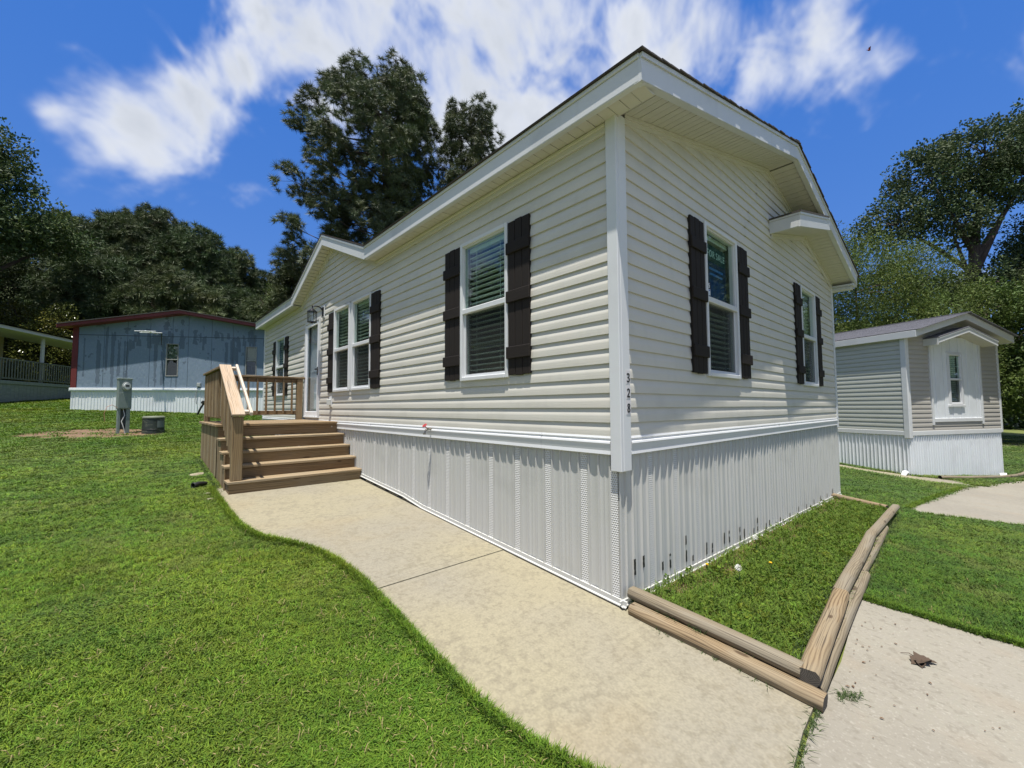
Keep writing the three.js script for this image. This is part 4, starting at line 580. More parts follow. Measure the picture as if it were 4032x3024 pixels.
// ---------------------------------------------------------------- grey single-wide home on the right
{
  const o = [13.03, 0, 0.57], t = -0.4357, h = thing('neighbouring_home', 'small grey sided home with white bay panel behind the drive', 'house', o, t), c = Math.cos(t), s = Math.sin(t), gr = (x, z) => G(o[0] + x * c + z * s, o[2] - x * s + z * c);
  const x0 = -0.13, x1 = 3.92, rx = (x0 + x1) / 2, F = 0.78, P = 0.125, sof = 3.36, sl = 0.27, len = 13, top = (x) => 3.50 + sl * (x < rx ? x - x0 : x1 - x), win = [1.60, 0.56, 1.50, 1.46], pan = [0.80, 3.06, 1.06, 3.42];
  const hole = [win[0] + 0.01, win[0] + win[1] - 0.01, win[2] + 0.01, win[2] + win[3] - 0.01];
  mesh('wall_core', merge([prism([[x0 + 0.01, 0.6], [x1 - 0.01, 0.6], [x1 - 0.01, 3.45], [rx, top(rx) - 0.1], [x0 + 0.01, 3.45]], -0.1, -0.012, [[[hole[0], hole[2]], [hole[1], hole[2]], [hole[1], hole[3]], [hole[0], hole[3]]]]), span(x0 + 0.01, x0 + 0.1, 0.6, 3.45, -len, -0.1), span(x1 - 0.1, x1 - 0.01, 0.6, 3.45, -len, -0.1), span(x0 + 0.1, x1 - 0.1, 0.6, 3.45, -len, -len + 0.1), span(x0 + 0.1, x1 - 0.1, 0.6, 0.7, -len, -0.1)]), M.inner, h);
  const gw = part('gable_siding', h), lw = part('side_siding', h, [x0, 0, 0], FRONT), rw = part('far_side_siding', h);
  siding(gw, F, 4.0, P, 0.024, [[x0 + 0.05, rx, 3.44, top(rx) - 0.14], [rx, x1 - 0.05, top(rx) - 0.14, 3.44]], [[0.80, 3.06, 1.08, 3.44]], M.sidingGrey);
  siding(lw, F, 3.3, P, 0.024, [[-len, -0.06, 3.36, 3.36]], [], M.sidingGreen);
  mesh('side_wall', span(x1 - 0.005, x1 + 0.006, F, 3.4, -len, -0.02), M.sidingGrey, rw);
  const sk = part('gable_skirting', h), sk2 = part('side_skirting', h, [x0, 0, 0], FRONT);
  skirting(sk, x0, x1, 0.4, x0 + 0.2, (u) => gr(u, 0) + 0.01, 0.72, M.skirtWhite, false, 0.022); skirting(sk2, -len, 0, 0.4, -len + 0.2, (u) => gr(x0, u) + 0.01, 0.72, M.skirtWhite, false, 0.022);
  mesh('skirting_band', merge([cspan(x0 + 0.08, x1 - 0.03, 0.665, 0.785, 0.0, 0.032, 0.006), cspan(x0 - 0.032, x0, 0.665, 0.785, -len, -0.06, 0.006)]), M.trim, h);
  mesh('corner_post', merge([cspan(x0 - 0.036, x0, 0.60, 3.40, -0.09, 0.036, 0.005), cspan(x0 + 0.001, x0 + 0.10, 0.60, 3.40, 0.004, 0.036, 0.005)]), M.trim, h); mesh('corner_post', cspan(x1 - 0.05, x1 + 0.03, 0.68, 3.42, -0.05, 0.034, 0.005), M.trim, h);
  // white ribbed panel with its window
  const bay = part('bay_panel', h);
  for (let i = 0; i < 12; i++) { const a = lerp(pan[0] + 0.07, pan[1] - 0.07, i / 12), b = lerp(pan[0] + 0.07, pan[1] - 0.07, (i + 1) / 12), m = (a + b) / 2, yt = 3.36 + 0.26 * (1.13 - Math.abs(m - 1.93)); const cut = b > win[0] && a < win[0] + win[1]; const piece = (p, q) => cspan(a + 0.004, b - 0.004, p, q, -0.011, 0.012 + (i % 2) * 0.008, 0.005); mesh('panel_strip', cut ? merge([piece(1.10, win[2] + 0.004), piece(win[2] + win[3] - 0.004, yt)]) : piece(1.10, yt), M.skirtWhite, bay); }
  mesh('panel_edge', cspan(pan[0], pan[0] + 0.075, 0.94, 3.36, 0.0, 0.05, 0.005), M.trim, bay); mesh('panel_edge', cspan(pan[1] - 0.075, pan[1], 0.94, 3.36, 0.0, 0.05, 0.005), M.trim, bay); mesh('panel_edge', cspan(pan[0] + 0.076, pan[1] - 0.076, 1.02, 1.12, 0.0, 0.045, 0.005), M.trim, bay);
  windowUnit(part('window', h, [win[0], win[2], 0.02]), win[1], win[3], { seed: 60, grid: true, tilt: -1.2 });
  mesh('window_trim', merge([cspan(win[0] - 0.05, win[0], win[2] - 0.05, win[2] + win[3] + 0.05, 0.0, 0.042, 0.005), cspan(win[0] + win[1], win[0] + win[1] + 0.05, win[2] - 0.05, win[2] + win[3] + 0.05, 0.0, 0.042, 0.005), cspan(win[0] - 0.07, win[0] + win[1] + 0.07, win[2] - 0.06, win[2] - 0.001, 0.0, 0.06, 0.005), cspan(win[0], win[0] + win[1], win[2] + win[3] + 0.001, win[2] + win[3] + 0.05, 0.0, 0.042, 0.005)]), M.trim, h);
  // hood over the panel
  const hood = part('gable_hood', h), hy = (x) => 3.20 + 0.27 * (1.28 - Math.abs(x - 1.93)), hx0 = 0.62, hx1 = 3.22, hz = 0.36, strip = (a, b, u, d, z0, z1) => prism([[a, hy(a) + d], [b, hy(b) + d], [b, hy(b) + u], [a, hy(a) + u]], z0, z1);
  for (const [a, b] of [[hx0, 1.93], [1.93, hx1]]) { mesh('hood_fascia', merge([strip(a, b, 0.10, -0.01, hz - 0.02, hz + 0.01), strip(a, b, 0.135, 0.101, hz - 0.03, hz + 0.025)]), M.trim, hood); mesh('hood_soffit', strip(a, b, 0.012, 0.0, 0.02, hz - 0.021), M.soffit, hood); mesh('hood_shingles', strip(a - 0.02, b, 0.16, 0.136, 0.02, hz + 0.03), M.shingleGrey, hood); }
  mesh('hood_end', cspan(hx0 - 0.02, hx0 + 0.005, hy(hx0) - 0.06, hy(hx0) + 0.13, 0.02, hz, 0.004), M.trim, hood);
  // main roof
  const rf = part('roof', h), e = 0.10, go = 0.34, a = Math.atan(sl), bar = (p, q, u, d, z0, z1) => prism([[p, top(p) + d], [q, top(q) + d], [q, top(q) + u], [p, top(p) + u]], z0, z1), shr = rng(64);
  for (const [p, q] of [[x0 - e, rx], [rx, x1 + e]]) { mesh('rake_fascia', merge([bar(p, q, 0.0, -0.15, go - 0.02, go + 0.006), bar(p, q, 0.03, 0.001, go - 0.02, go + 0.02)]), M.trim, rf); mesh('rake_soffit', bar(p, q, -0.13, -0.142, -0.01, go - 0.021), M.soffit, rf); mesh('roof_deck', bar(p, q, 0.026, 0.0, -len - 0.2, go - 0.021), M.inner, rf); }
  for (let x = x0 - e - 0.02; x < rx; x += 0.145) for (const sg of [1, -1]) { const xx = sg > 0 ? x + 0.08 : 2 * rx - x - 0.08; mesh('shingle_course', box(0.175, 0.012, len + go + 0.2), M.shingleGrey, rf, [xx, top(xx) + 0.042, (go - len) / 2 + (shr() - 0.5) * 0.01], [0, 0, sg * (a - 0.05)]); }
  mesh('eave_fascia', merge([cspan(x0 - e - 0.03, x0 - e, top(x0 - e) - 0.16, top(x0 - e) + 0.02, -len, go + 0.006, 0.004), span(x0 - e, x0, top(x0 - e) - 0.155, top(x0 - e) - 0.143, -len, go - 0.03), cspan(x1 + e, x1 + e + 0.03, top(x0 - e) - 0.16, top(x0 - e) + 0.02, -len, go + 0.006, 0.004)]), M.fascia, h);
  // rag of white vinyl and a pipe edging by its skirting
  const r = rng(66), rag = (x, z, label) => { const pts = []; for (let i = 0; i < 14; i++) pts.push(V((r() - 0.5) * 0.34, r() * 0.12, (r() - 0.5) * 0.2)); tag(mesh('vinyl_scrap', uvm(new ConvexGeometry(pts)), M.trim, scene, [x, G(x, z), z]), label, 'scrap', 'white scraps by the grey home'); };
  rag(12.75, 0.42, 'white scrap by the near corner of the grey home'); rag(16.15, 2.2, 'white scrap by the far corner of the grey home');
  const pe = [[13.0, 1.05], [13.9, 1.5], [14.8, 1.86], [15.7, 2.2], [16.8, 2.52], [18.2, 2.75]].map(([x, z]) => V(x, G(x, z) + 0.045, z)); tag(mesh('edging_rail', uvm(limb(new THREE.CatmullRomCurve3(pe).getPoints(24), 0.05, 0.05, 7)), M.timberGrey, scene), 'thin weathered edging rail in grass before the grey home', 'edging');
}
// ---------------------------------------------------------------- blue home with red trim at the back
{
  const o = [-4.44, 0, -20.38], t = -0.551, h = thing('blue_home', 'faded blue home with red trim and peeling paint behind the lawn', 'house', o, t), c = Math.cos(t), s = Math.sin(t), gr = (x, z) => G(o[0] + x * c + z * s, o[2] - x * s + z * c), w = 7.3, rx = 3.6, F = 2.29, eave = 4.50, top = (x) => 4.62 + 0.163 * (x < rx ? x : 2 * rx - x), len = 16, red = std([1, 1, 1], 0.6, { map: grime([0.13, 0.020, 0.022], 331, 0.25) });
  const wins = [[3.0, 0.42, 2.73, 1.25], [5.76, 0.40, 2.78, 1.14]], holes = wins.map(([u, ww, y, hh]) => [[u + 0.01, y + 0.01], [u + ww - 0.01, y + 0.01], [u + ww - 0.01, y + hh - 0.01], [u + 0.01, y + hh - 0.01]]);
  // peeling paint: dark weathered streaks and patches under the blue
  const r = rng(333), streak = []; for (let i = 0; i < 26; i++) streak.push([r() * 7.3, 0.02 + 0.03 * r(), 2.9 + 0.9 * r(), 1.2 + 0.5 * r()]); for (let i = 0; i < 60; i++) streak.push([1.2 + r() * 6, 0.03 + 0.06 * r() * r(), 3.85 + 0.55 * r(), 0.15 + 0.35 * r()]);
  const paint = colorTex(1024, (u, v) => { const x = u * 7.4, y = 2.2 + v * 3.2, n = fbm(u * 40, v * 18, 40, 341, 4, 18), f = fbm(u * 90, v * 40, 90, 345, 3, 40), b = fbm(u * 7, v * 4, 7, 347, 4, 4); let k = 0; for (const [sx, sw, sy, sh] of streak) { const dx = Math.abs(x - sx) / sw, dy = Math.abs(y - sy) / (sh / 2); if (dx < 1.6 && dy < 1.3) k = Math.max(k, smoothstep(1.25 - Math.max(dx, dy * dy) - (n - 0.5) * 1.9, 0, 0.25)); } k = Math.max(k, smoothstep(n + (b - 0.5) * 0.6, 0.72, 0.78)); let q = mix3([0.138, 0.195, 0.262], [0.178, 0.232, 0.296], b); q = mix3(q, [0.21, 0.262, 0.32], 0.4 * smoothstep(f, 0.6, 0.8)); return mix3(q, [0.058, 0.082, 0.112], 0.62 * k); }, [7.4, 3.2], 512);
  const blue = std([1, 1, 1], 0.8, { map: paint, bumpMap: grayTex(256, (u, v) => fbm(u * 50, v * 20, 50, 349, 4, 20), [2, 2]), bumpScale: 0.006 });
  paint.offset.set(0, -2.2 / 3.2);
  const body = part('gable_wall', h), cuts = [0.12, 0.95, 1.7, 2.45, 3.2, 3.74, 4.55, 5.3, 6.05, 6.8, 7.3];
  mesh('wall_core', prism([[0, 2.1], [w, 2.1], [w, eave], [rx, top(rx) - 0.1], [0, eave]], -0.1, -0.015, holes), M.inner, h);
  for (let i = 0; i + 1 < cuts.length; i++) {
    const a = cuts[i] + 0.006, b = cuts[i + 1] - 0.006, ta = Math.min(top(a), top(b)) - 0.12; const inn = wins.findIndex(([u, ww]) => u < b && u + ww > a);
    const outer = [[a, 2.24], [b, 2.24], [b, top(b) - 0.11], [a, top(a) - 0.11]]; const hl = []; let poly = outer;
    if (inn >= 0) { const [u, ww, y, hh] = wins[inn], l = Math.max(u, a), rr = Math.min(u + ww, b); if (l <= a + 1e-6) poly = [[a, 2.24], [b, 2.24], [b, top(b) - 0.11], [a, top(a) - 0.11], [a, y + hh], [rr, y + hh], [rr, y], [a, y]]; else if (rr >= b - 1e-6) poly = [[a, 2.24], [b, 2.24], [b, y], [l, y], [l, y + hh], [b, y + hh], [b, top(b) - 0.11], [a, top(a) - 0.11]]; else hl.push([[l, y], [rr, y], [rr, y + hh], [l, y + hh]]); }
    mesh('wall_panel', prism(poly, -0.012, 0.004, hl), blue, body);
  }
  mesh('panel_joint', span(0.12, w, 4.24, 4.262, 0.0045, 0.010), std([0.05, 0.062, 0.08], 0.8), body);
  mesh('corner_board', cspan(-0.05, 0.13, 2.24, eave + 0.05, -0.1, 0.03, 0.005), red, h); mesh('corner_board', cspan(w - 0.02, w + 0.12, 2.24, eave + 0.05, -0.1, 0.03, 0.005), red, h);
  mesh('side_wall', merge([span(-0.02, 0.08, 2.1, eave + 0.05, -len, -0.101), span(w - 0.08, w, 2.1, eave + 0.05, -len, -0.101), span(0, w, 2.1, eave, -len - 0.1, -len), span(0.1, w - 0.1, 2.1, 2.2, -len, -0.1)]), blue, h);
  const wf = std([0.24, 0.24, 0.22], 0.5), dark = std([0.045, 0.045, 0.045], 0.4), curtain = std([0.16, 0.15, 0.12], 0.9);
  for (const [u, ww, y, hh] of wins) { const g = part('window', h, [u, y, 0]); mesh('frame', merge([cspan(0, 0.03, 0, hh, -0.05, 0.02, 0.003), cspan(ww - 0.03, ww, 0, hh, -0.05, 0.02, 0.003), cspan(0.03, ww - 0.03, 0, 0.03, -0.05, 0.02, 0.003), cspan(0.03, ww - 0.03, hh - 0.03, hh, -0.05, 0.02, 0.003), cspan(0.03, ww - 0.03, hh * 0.5, hh * 0.5 + 0.03, -0.05, 0.018, 0.003)]), wf, g); for (const [p, q] of [[0.03, hh * 0.5], [hh * 0.5 + 0.03, hh - 0.03]]) mesh('pane', span(0.03, ww - 0.03, p, q, -0.02, -0.016), M.glass, g); mesh('curtain', span(0.03, ww - 0.03, hh * 0.5, hh - 0.04, -0.06, -0.052), curtain, g); }
  // skirting
  const sk = part('gable_skirting', h), sk2 = part('side_skirting', h, [0, 0, 0], FRONT); skirting(sk, -0.04, w, 0.4, 0.16, (u) => gr(u, 0) - 0.02, 2.17, M.skirtWhite, false, 0.014); skirting(sk2, -len, 0, 0.4, -len + 0.2, (u) => gr(0, u) - 0.02, 2.17, M.skirtWhite, false, 0.014);
  mesh('skirting_band', merge([cspan(-0.08, w, 2.16, 2.285, 0.004, 0.045, 0.006), cspan(-0.06, w, 2.20, 2.235, 0.045, 0.06, 0.004), cspan(-0.08, -0.03, 2.16, 2.285, -len, 0.0, 0.006)]), M.skirtWhite, h);
  // roof
  const rf = part('roof', h), e = 0.3, go = 0.36, bar = (p, q, u, d, z0, z1) => prism([[p, top(p) + d], [q, top(q) + d], [q, top(q) + u], [p, top(p) + u]], z0, z1), tar = std([0.05, 0.048, 0.045], 0.95);
  for (const [p, q] of [[-e, rx], [rx, w + e]]) { mesh('rake_fascia', bar(p, q, 0.0, -0.11, go - 0.03, go), red, rf); mesh('roof_sheet', bar(p - 0.02, q, 0.03, 0.002, -len - 0.2, go + 0.03), tar, rf); mesh('rake_soffit', bar(p, q, -0.10, -0.11, 0.004, go - 0.031), red, rf); }
  mesh('eave_fascia', cspan(-e - 0.03, -e + 0.0, top(-e) - 0.13, top(-e), -len, go, 0.004), red, h);
  // aerial on a short arm, meter box
  const an = part('roof_aerial', h, [2.78, 4.30, 0.44]), wm = std([0.80, 0.80, 0.78], 0.35, { metalness: 0.3 }); mesh('boom', cspan(-0.02, 0.02, 0.0, 0.025, -0.3, 0.42, 0.003), wm, an); mesh('mast', limb([V(0.12, -0.4, -0.3), V(0.13, 0.05, -0.28), V(0.02, 0.01, -0.05)], 0.02, 0.018, 6), dark, an); [[0.36, 0.1], [0.34, 0.42], [0.2, 0.28], [0.14, 0.36]].forEach(([l, z]) => mesh('rod', cspan(-l, l, -0.012, 0.014, z - 0.02, z + 0.02, 0.003), wm, an));
  const mb = part('outlet_box', h, [4.17, 2.42, 0.0]); mesh('cover', cspan(-0.06, 0.06, -0.08, 0.06, 0.005, 0.09, 0.01), std([0.33, 0.35, 0.34], 0.5), mb); mesh('conduit', limb([V(-0.04, -0.06, 0.03), V(-0.09, -0.4, 0.07), V(-0.05, -0.75, 0.07)], 0.012, 0.012, 6), std([0.25, 0.26, 0.26], 0.6), mb);
}
// ---------------------------------------------------------------- cream porch home at the far left
{
  const o = [-7.95, 0, -21.65], t = 1.1406, h = thing('porch_home', 'cream home with a railed porch at the far left edge', 'house', o, t), c = Math.cos(t), s = Math.sin(t), gr = (x, z) => G(o[0] + x * c + z * s, o[2] - x * s + z * c);
  const F = 2.68, cream = std([0.36, 0.31, 0.165], 0.8), rail = std([0.17, 0.18, 0.14], 0.85), wh = std([0.55, 0.55, 0.5], 0.6), lat = std([1, 1, 1], 0.9, { map: colorTex(128, (u, v) => { const n = fbm(u * 30, v * 4, 30, 361, 4, 4); return mix3([0.20, 0.235, 0.205], [0.30, 0.335, 0.30], n); }, 1.2) });
  const wall = part('porch_wall', h); for (let x = -6; x < 5.3; x += 0.3) mesh('wall_board', cspan(x + 0.005, x + 0.295, F, 4.95, -1.62, -1.6, 0.004), cream, wall);
  mesh('wall_core', span(-6, 5.3, 2.1, 4.95, -7, -1.63), cream, h); mesh('door', cspan(1.75, 2.5, F + 0.01, F + 1.75, -1.6, -1.57, 0.005), std([0.03, 0.028, 0.026], 0.6), h);
  mesh('porch_floor', cspan(-6, 9.6, F - 0.14, F, -1.599, 0.05, 0.006), lat, h);
  const sk = part('porch_skirt', h); for (let x = -6; x < 9.5; x += 0.2) mesh('skirt_board', cspan(x + 0.004, x + 0.196, gr(x, 0) - 0.1, F - 0.145, 0.0, 0.02, 0.003), lat, sk);
  const rl = part('porch_railing', h); mesh('top_rail', cspan(-6, 9.5, 3.54, 3.585, -0.05, 0.05, 0.006), rail, rl); mesh('bottom_rail', cspan(-6, 9.5, F + 0.06, F + 0.13, -0.02, 0.02, 0.004), rail, rl);
  const bg = cspan(-0.02, 0.02, F + 0.06, 3.54, 0.021, 0.05, 0.003); for (let x = -5.9; x < 9.5; x += 0.145) mesh('baluster', bg, rail, rl, [x, 0, 0]);
  for (const x of [-1.2, 2.0, 5.15, 9.3]) mesh('porch_post', cspan(x - 0.07, x + 0.07, F, 4.72, -0.13, -0.052, 0.006), wh, h);
  const rf = part('porch_roof', h); mesh('fascia', cspan(-6.2, 9.8, 4.72, 4.86, 0.2, 0.23, 0.005), wh, rf); mesh('soffit', span(-6.2, 9.8, 4.73, 4.745, -1.59, 0.199), wh, rf); mesh('roof_sheet', prism([[-8.2, 5.75], [-4, 5.75], [0.28, 4.86], [0.28, 4.89], [-4, 5.79], [-8.2, 5.79]], -6.3, 9.85).rotateY(-Math.PI / 2).scale(-1, 1, 1), std([0.16, 0.16, 0.15], 0.9), rf);
}
// ---------------------------------------------------------------- pale trailer far beyond the grey home
{
  const o = [61, 0, 5.2], t = -0.75, h = thing('far_trailer', 'small pale trailer far off past the grey home at right edge', 'trailer', [o[0], G(...[o[0], o[2]]), o[2]], t), wh = std([0.42, 0.43, 0.42], 0.7);
  mesh('body', cspan(-4, 4, 0.7, 3.1, -2.4, 0, 0.02), wh, h); mesh('roof', cspan(-4.2, 4.2, 3.1, 3.3, -2.6, 0.25, 0.02), std([0.25, 0.25, 0.25], 0.8), h); mesh('skirting', cspan(-4, 4, 0, 0.7, -2.3, -0.1, 0.01), std([0.2, 0.21, 0.2], 0.8), h);
  for (const x of [-2.5, 0.2, 2.2]) { mesh('window', cspan(x - 0.5, x + 0.5, 1.3, 2.4, 0.001, 0.05, 0.01), M.black, h); } mesh('rail', merge([cspan(-4, 4, 1.55, 1.62, 0.9, 0.95, 0.005), ...Array.from({ length: 9 }, (_, i) => cspan(-4 + i, -3.93 + i, 0, 1.55, 0.9, 0.95, 0.005))]), M.black, h);
}
// ---------------------------------------------------------------- trees
function tuft(seed, n, w, spread) { // a brush of pine needles about +y, unit long
  const r = rng(seed), pos = [];
  for (let i = 0; i < n; i++) { const a = r() * Math.PI * 2, e = spread * Math.sqrt(r()), d = V(Math.sin(e) * Math.cos(a), Math.cos(e), Math.sin(e) * Math.sin(a)), l = 0.65 + 0.35 * r(), sd = V(r() - 0.5, r() - 0.5, r() - 0.5).cross(d).normalize().multiplyScalar(w / 2), b = d.clone().multiplyScalar(0.06), tip = d.clone().multiplyScalar(l); for (const p of [b.clone().add(sd), b.clone().sub(sd), tip]) pos.push(p.x, p.y, p.z); }
  const g = new THREE.BufferGeometry(); g.setAttribute('position', new THREE.Float32BufferAttribute(pos, 3)); g.computeVertexNormals(); return g;
}
function leafClump(seed, n, s, asp = 0.5) { // leaves scattered through a unit ball
  const r = rng(seed), pos = [];
  for (let i = 0; i < n; i++) { let p; do p = V(r() * 2 - 1, r() * 2 - 1, r() * 2 - 1); while (p.length() > 1); const d = V(r() - 0.5, r() - 0.6, r() - 0.5).add(p.clone().multiplyScalar(0.6)).normalize(), sd = V(r() - 0.5, r() * 0.4, r() - 0.5).cross(d).normalize(), l = s * (0.7 + 0.6 * r()), a = p.clone().addScaledVector(d, -l / 2), b = p.clone().addScaledVector(d, l / 2), m = p.clone().addScaledVector(d, -0.05 * l), nn = sd.clone().cross(d).multiplyScalar(0.12 * l), e = m.clone().addScaledVector(sd, l * asp / 2).add(nn), f = m.clone().addScaledVector(sd, -l * asp / 2).add(nn); for (const q of [a, e, b, a, b, f]) pos.push(q.x, q.y, q.z); }
  const g = new THREE.BufferGeometry(); g.setAttribute('position', new THREE.Float32BufferAttribute(pos, 3)); g.computeVertexNormals(); return g;
}
function spread(name, geo, mat, spots, parent, tint) { // spots: {p, s, d?, c}
  const im = new THREE.InstancedMesh(geo, mat, spots.length), m4 = new THREE.Matrix4(), q = new THREE.Quaternion(), e = new THREE.Euler(), col = new THREE.Color(); im.name = parent === scene ? numbered(name) : name; im.castShadow = im.receiveShadow = true;
  spots.forEach((o, i) => { if (o.d) q.setFromUnitVectors(V(0, 1, 0), o.d); else q.setFromEuler(e.set(...(o.e ?? [0, 0, 0]))); m4.compose(o.p, q, o.s.isVector3 ? o.s : V(o.s, o.s, o.s)); im.setMatrixAt(i, m4); im.setColorAt(i, col.setRGB(...o.c)); });
  im.userData.kind = 'stuff'; parent.add(im); return im;
}
const T1 = [tuft(1, 56, 0.075, 2.0), tuft(2, 52, 0.08, 2.2)], LC = [leafClump(3, 60, 0.25), leafClump(4, 58, 0.29, 0.6), leafClump(5, 64, 0.23, 0.30)];
// a pine: env lists [height, reach left, reach right] as seen along the camera's heading; foliage sits in rounded clumps at branch ends
function pine(label, x, z, o) {
  const r = rng(o.seed), g = thing('pine_tree', label, 'tree', [x, G(x, z) - 0.1, z], 0, o.group), n = 9, tp = [], H = o.env[o.env.length - 1][0] - 0.3, br = [], spots = [], h0 = o.env[0][0];
  for (let i = 0; i <= n; i++) { const t = i / n; tp.push(V((o.lean ?? 0) * t * 0.744 + 0.12 * Math.sin(i * 1.3 + o.seed), H * t, (o.lean ?? 0) * t * 0.669 + 0.12 * Math.cos(i * 1.7))); }
  const at = (h) => { const t = clamp(h / H, 0, 0.999) * n, k = Math.floor(t); return tp[k].clone().lerp(tp[k + 1], t - k); };
  const reach = (h) => { let k = 0; while (k + 2 < o.env.length && o.env[k + 1][0] < h) k++; const A = o.env[k], B = o.env[k + 1], q = clamp((h - A[0]) / (B[0] - A[0]), 0, 1); return [lerp(A[1], B[1], q), lerp(A[2], B[2], q)]; };
  mesh('trunk', limb(tp, o.r ?? 0.34, 0.06, 10, 0.05), M.bark, g);
  for (let i = 0; i < o.clumps; i++) {
    const h = lerp(h0, H + 0.2, (i + r()) / o.clumps), [Lr, Rr] = reach(h), a = i * 2.39996 + r(), q = Math.pow(r(), 0.42), sx = Math.cos(a), sd = Math.sin(a), u = sx * (sx < 0 ? Lr : Rr) * q, v = sd * (Lr + Rr) * 0.42 * q, c = V(0.744 * u + 0.668 * v, h, 0.669 * u - 0.742 * v), R = (o.clump ?? 0.95) * (0.7 + 0.6 * r()), root = at(Math.max(h0 * 0.9, h - 0.25 * Math.hypot(u, v) - 0.3));
    const mid = root.clone().lerp(c, 0.55).add(V((r() - 0.5) * 0.4, -0.25, (r() - 0.5) * 0.4)), len = root.distanceTo(c); br.push(limb([root, root.clone().lerp(mid, 0.5).add(V(0, 0.05 * len, 0)), mid, c], 0.02 + 0.012 * len, 0.012, 5));
    for (let k = 0; k < 6; k++) { const d = V(r() - 0.5, r() - 0.25, r() - 0.5).normalize(); br.push(limb([mid.clone().lerp(c, 0.5 + 0.5 * r()), c.clone().addScaledVector(d, R * 0.8)], 0.014, 0.006, 4)); }
    const tone = 0.85 + 0.35 * r();
    for (let k = 0; k < (o.tufts ?? 46); k++) { let d; do d = V(r() * 2 - 1, r() * 2 - 1, r() * 2 - 1); while (d.length() > 1 || d.length() < 0.1); const rad = R * Math.pow(d.length(), 0.6), yl = r() * r(), w = tone * (0.75 + 0.5 * r()); d.normalize(); spots.push({ p: V(c.x + d.x * rad * 1.1, c.y + d.y * rad * 0.85, c.z + d.z * rad * 1.1), s: (o.size ?? 0.36) * (0.75 + 0.55 * r()), d: V(d.x * 0.8 + (r() - 0.5) * 0.5, d.y * 0.5 + 0.65, d.z * 0.8 + (r() - 0.5) * 0.5).normalize(), c: [o.col[0] * w * (1 + 0.5 * yl), o.col[1] * w * (1 + 0.15 * yl), o.col[2] * w] }); }
  }
  mesh('branches', mergeGeometries(br), M.bark, g); spread('crown', T1[o.seed % 2], M.needle, spots, g); return g;
}
// a broadleaf tree: blobs [x, y, z, rx, ry, rz] carry the foliage, limbs reach into each
function broad(label, x, z, o) {
  const r = rng(o.seed), g = thing(o.name ?? 'broadleaf_tree', label, o.cat ?? 'tree', [x, G(x, z) - 0.1, z], 0, o.group), br = [], spots = [];
  if (o.trunk) mesh('trunk', limb([V(0, 0, 0), V(0.1, o.trunk * 0.35, 0.05), V(-0.05, o.trunk * 0.7, -0.08), V(0.1, o.trunk, 0)], o.r, o.r * 0.45, 10, 0.07), M.bark, g);
  for (const [bx, by, bz, rx, ry, rz, dens = 1] of o.blobs) {
    const c = V(bx, by, bz), root = V(0, Math.min(by - ry * 0.4, (o.trunk ?? 0.3)) * (0.55 + 0.4 * r()), 0), mid = root.clone().lerp(c, 0.5).add(V(0, 0.3 * r(), 0)); br.push(limb([root, mid, c], (o.r ?? 0.08) * 0.45, 0.03, 6));
    for (let k = 0; k < 7; k++) { const d = V(r() - 0.5, r() - 0.35, r() - 0.5).normalize(), e = c.clone().add(V(d.x * rx * 0.85, d.y * ry * 0.85, d.z * rz * 0.85)); br.push(limb([c.clone().lerp(mid, 0.3 * r()), c.clone().lerp(e, 0.5).add(V(0, -0.1, 0)), e], 0.035, 0.01, 4)); }
    const n = Math.round((o.n ?? 30) * dens * Math.pow(rx * ry * rz, 0.72));
    for (let k = 0; k < n; k++) { let d; do d = V(r() * 2 - 1, r() * 2 - 1, r() * 2 - 1); while (d.length() > 1 || d.length() < 0.05); const rad = Math.pow(d.length(), 0.55) * (0.86 + 0.30 * vnoise(d.x * 3 + 9, d.y * 3 + d.z * 2 + 9, 64, o.seed)); d.normalize(); const p = V(bx + d.x * rx * rad, by + d.y * ry * rad, bz + d.z * rz * rad), v = 0.72 + 0.6 * r(), yl = r() * r(); spots.push({ p, s: (o.size ?? 0.55) * (0.65 + 0.6 * r()), e: [r() * 6, r() * 6, r() * 6], c: [o.col[0] * v * (1 + 0.7 * yl), o.col[1] * v * (1 + 0.25 * yl), o.col[2] * v] }); }
  }
  mesh('branches', mergeGeometries(br), M.bark, g); spread('crown', LC[o.leaf ?? 0], o.mat ?? M.leaf, spots, g); return g;
}
const PINE = [0.082, 0.112, 0.050], PINE2 = [0.070, 0.100, 0.034];
// the tall pine behind the roof: long left limbs, rounded head
pine('tallest pine, broad rounded crown rising behind the roof', 9.6, -24.7, { seed: 7, r: 0.42, clumps: 150, clump: 0.95, tufts: 42, size: 0.42, col: PINE, group: 'pines behind the homes', env: [[6.0, 3.6, 1.4], [8.5, 6.0, 2.2], [11.5, 6.9, 3.4], [13.2, 4.8, 3.4], [15.0, 6.8, 3.2], [18.2, 6.8, 3.0], [20.4, 5.0, 3.0], [21.8, 3.8, 2.2], [22.7, 2.4, 1.2]] });
pine('smaller open pine just right of the tallest one above the roof edge', 15.7, -23.3, { seed: 10, r: 0.3, clumps: 66, clump: 0.85, tufts: 34, size: 0.42, col: [0.092, 0.120, 0.060], group: 'pines behind the homes', env: [[10, 2.2, 3.4], [16, 2.4, 3.7], [19.5, 2.2, 3.0], [22.2, 1.8, 1.8], [23.4, 0.8, 0.8]] });
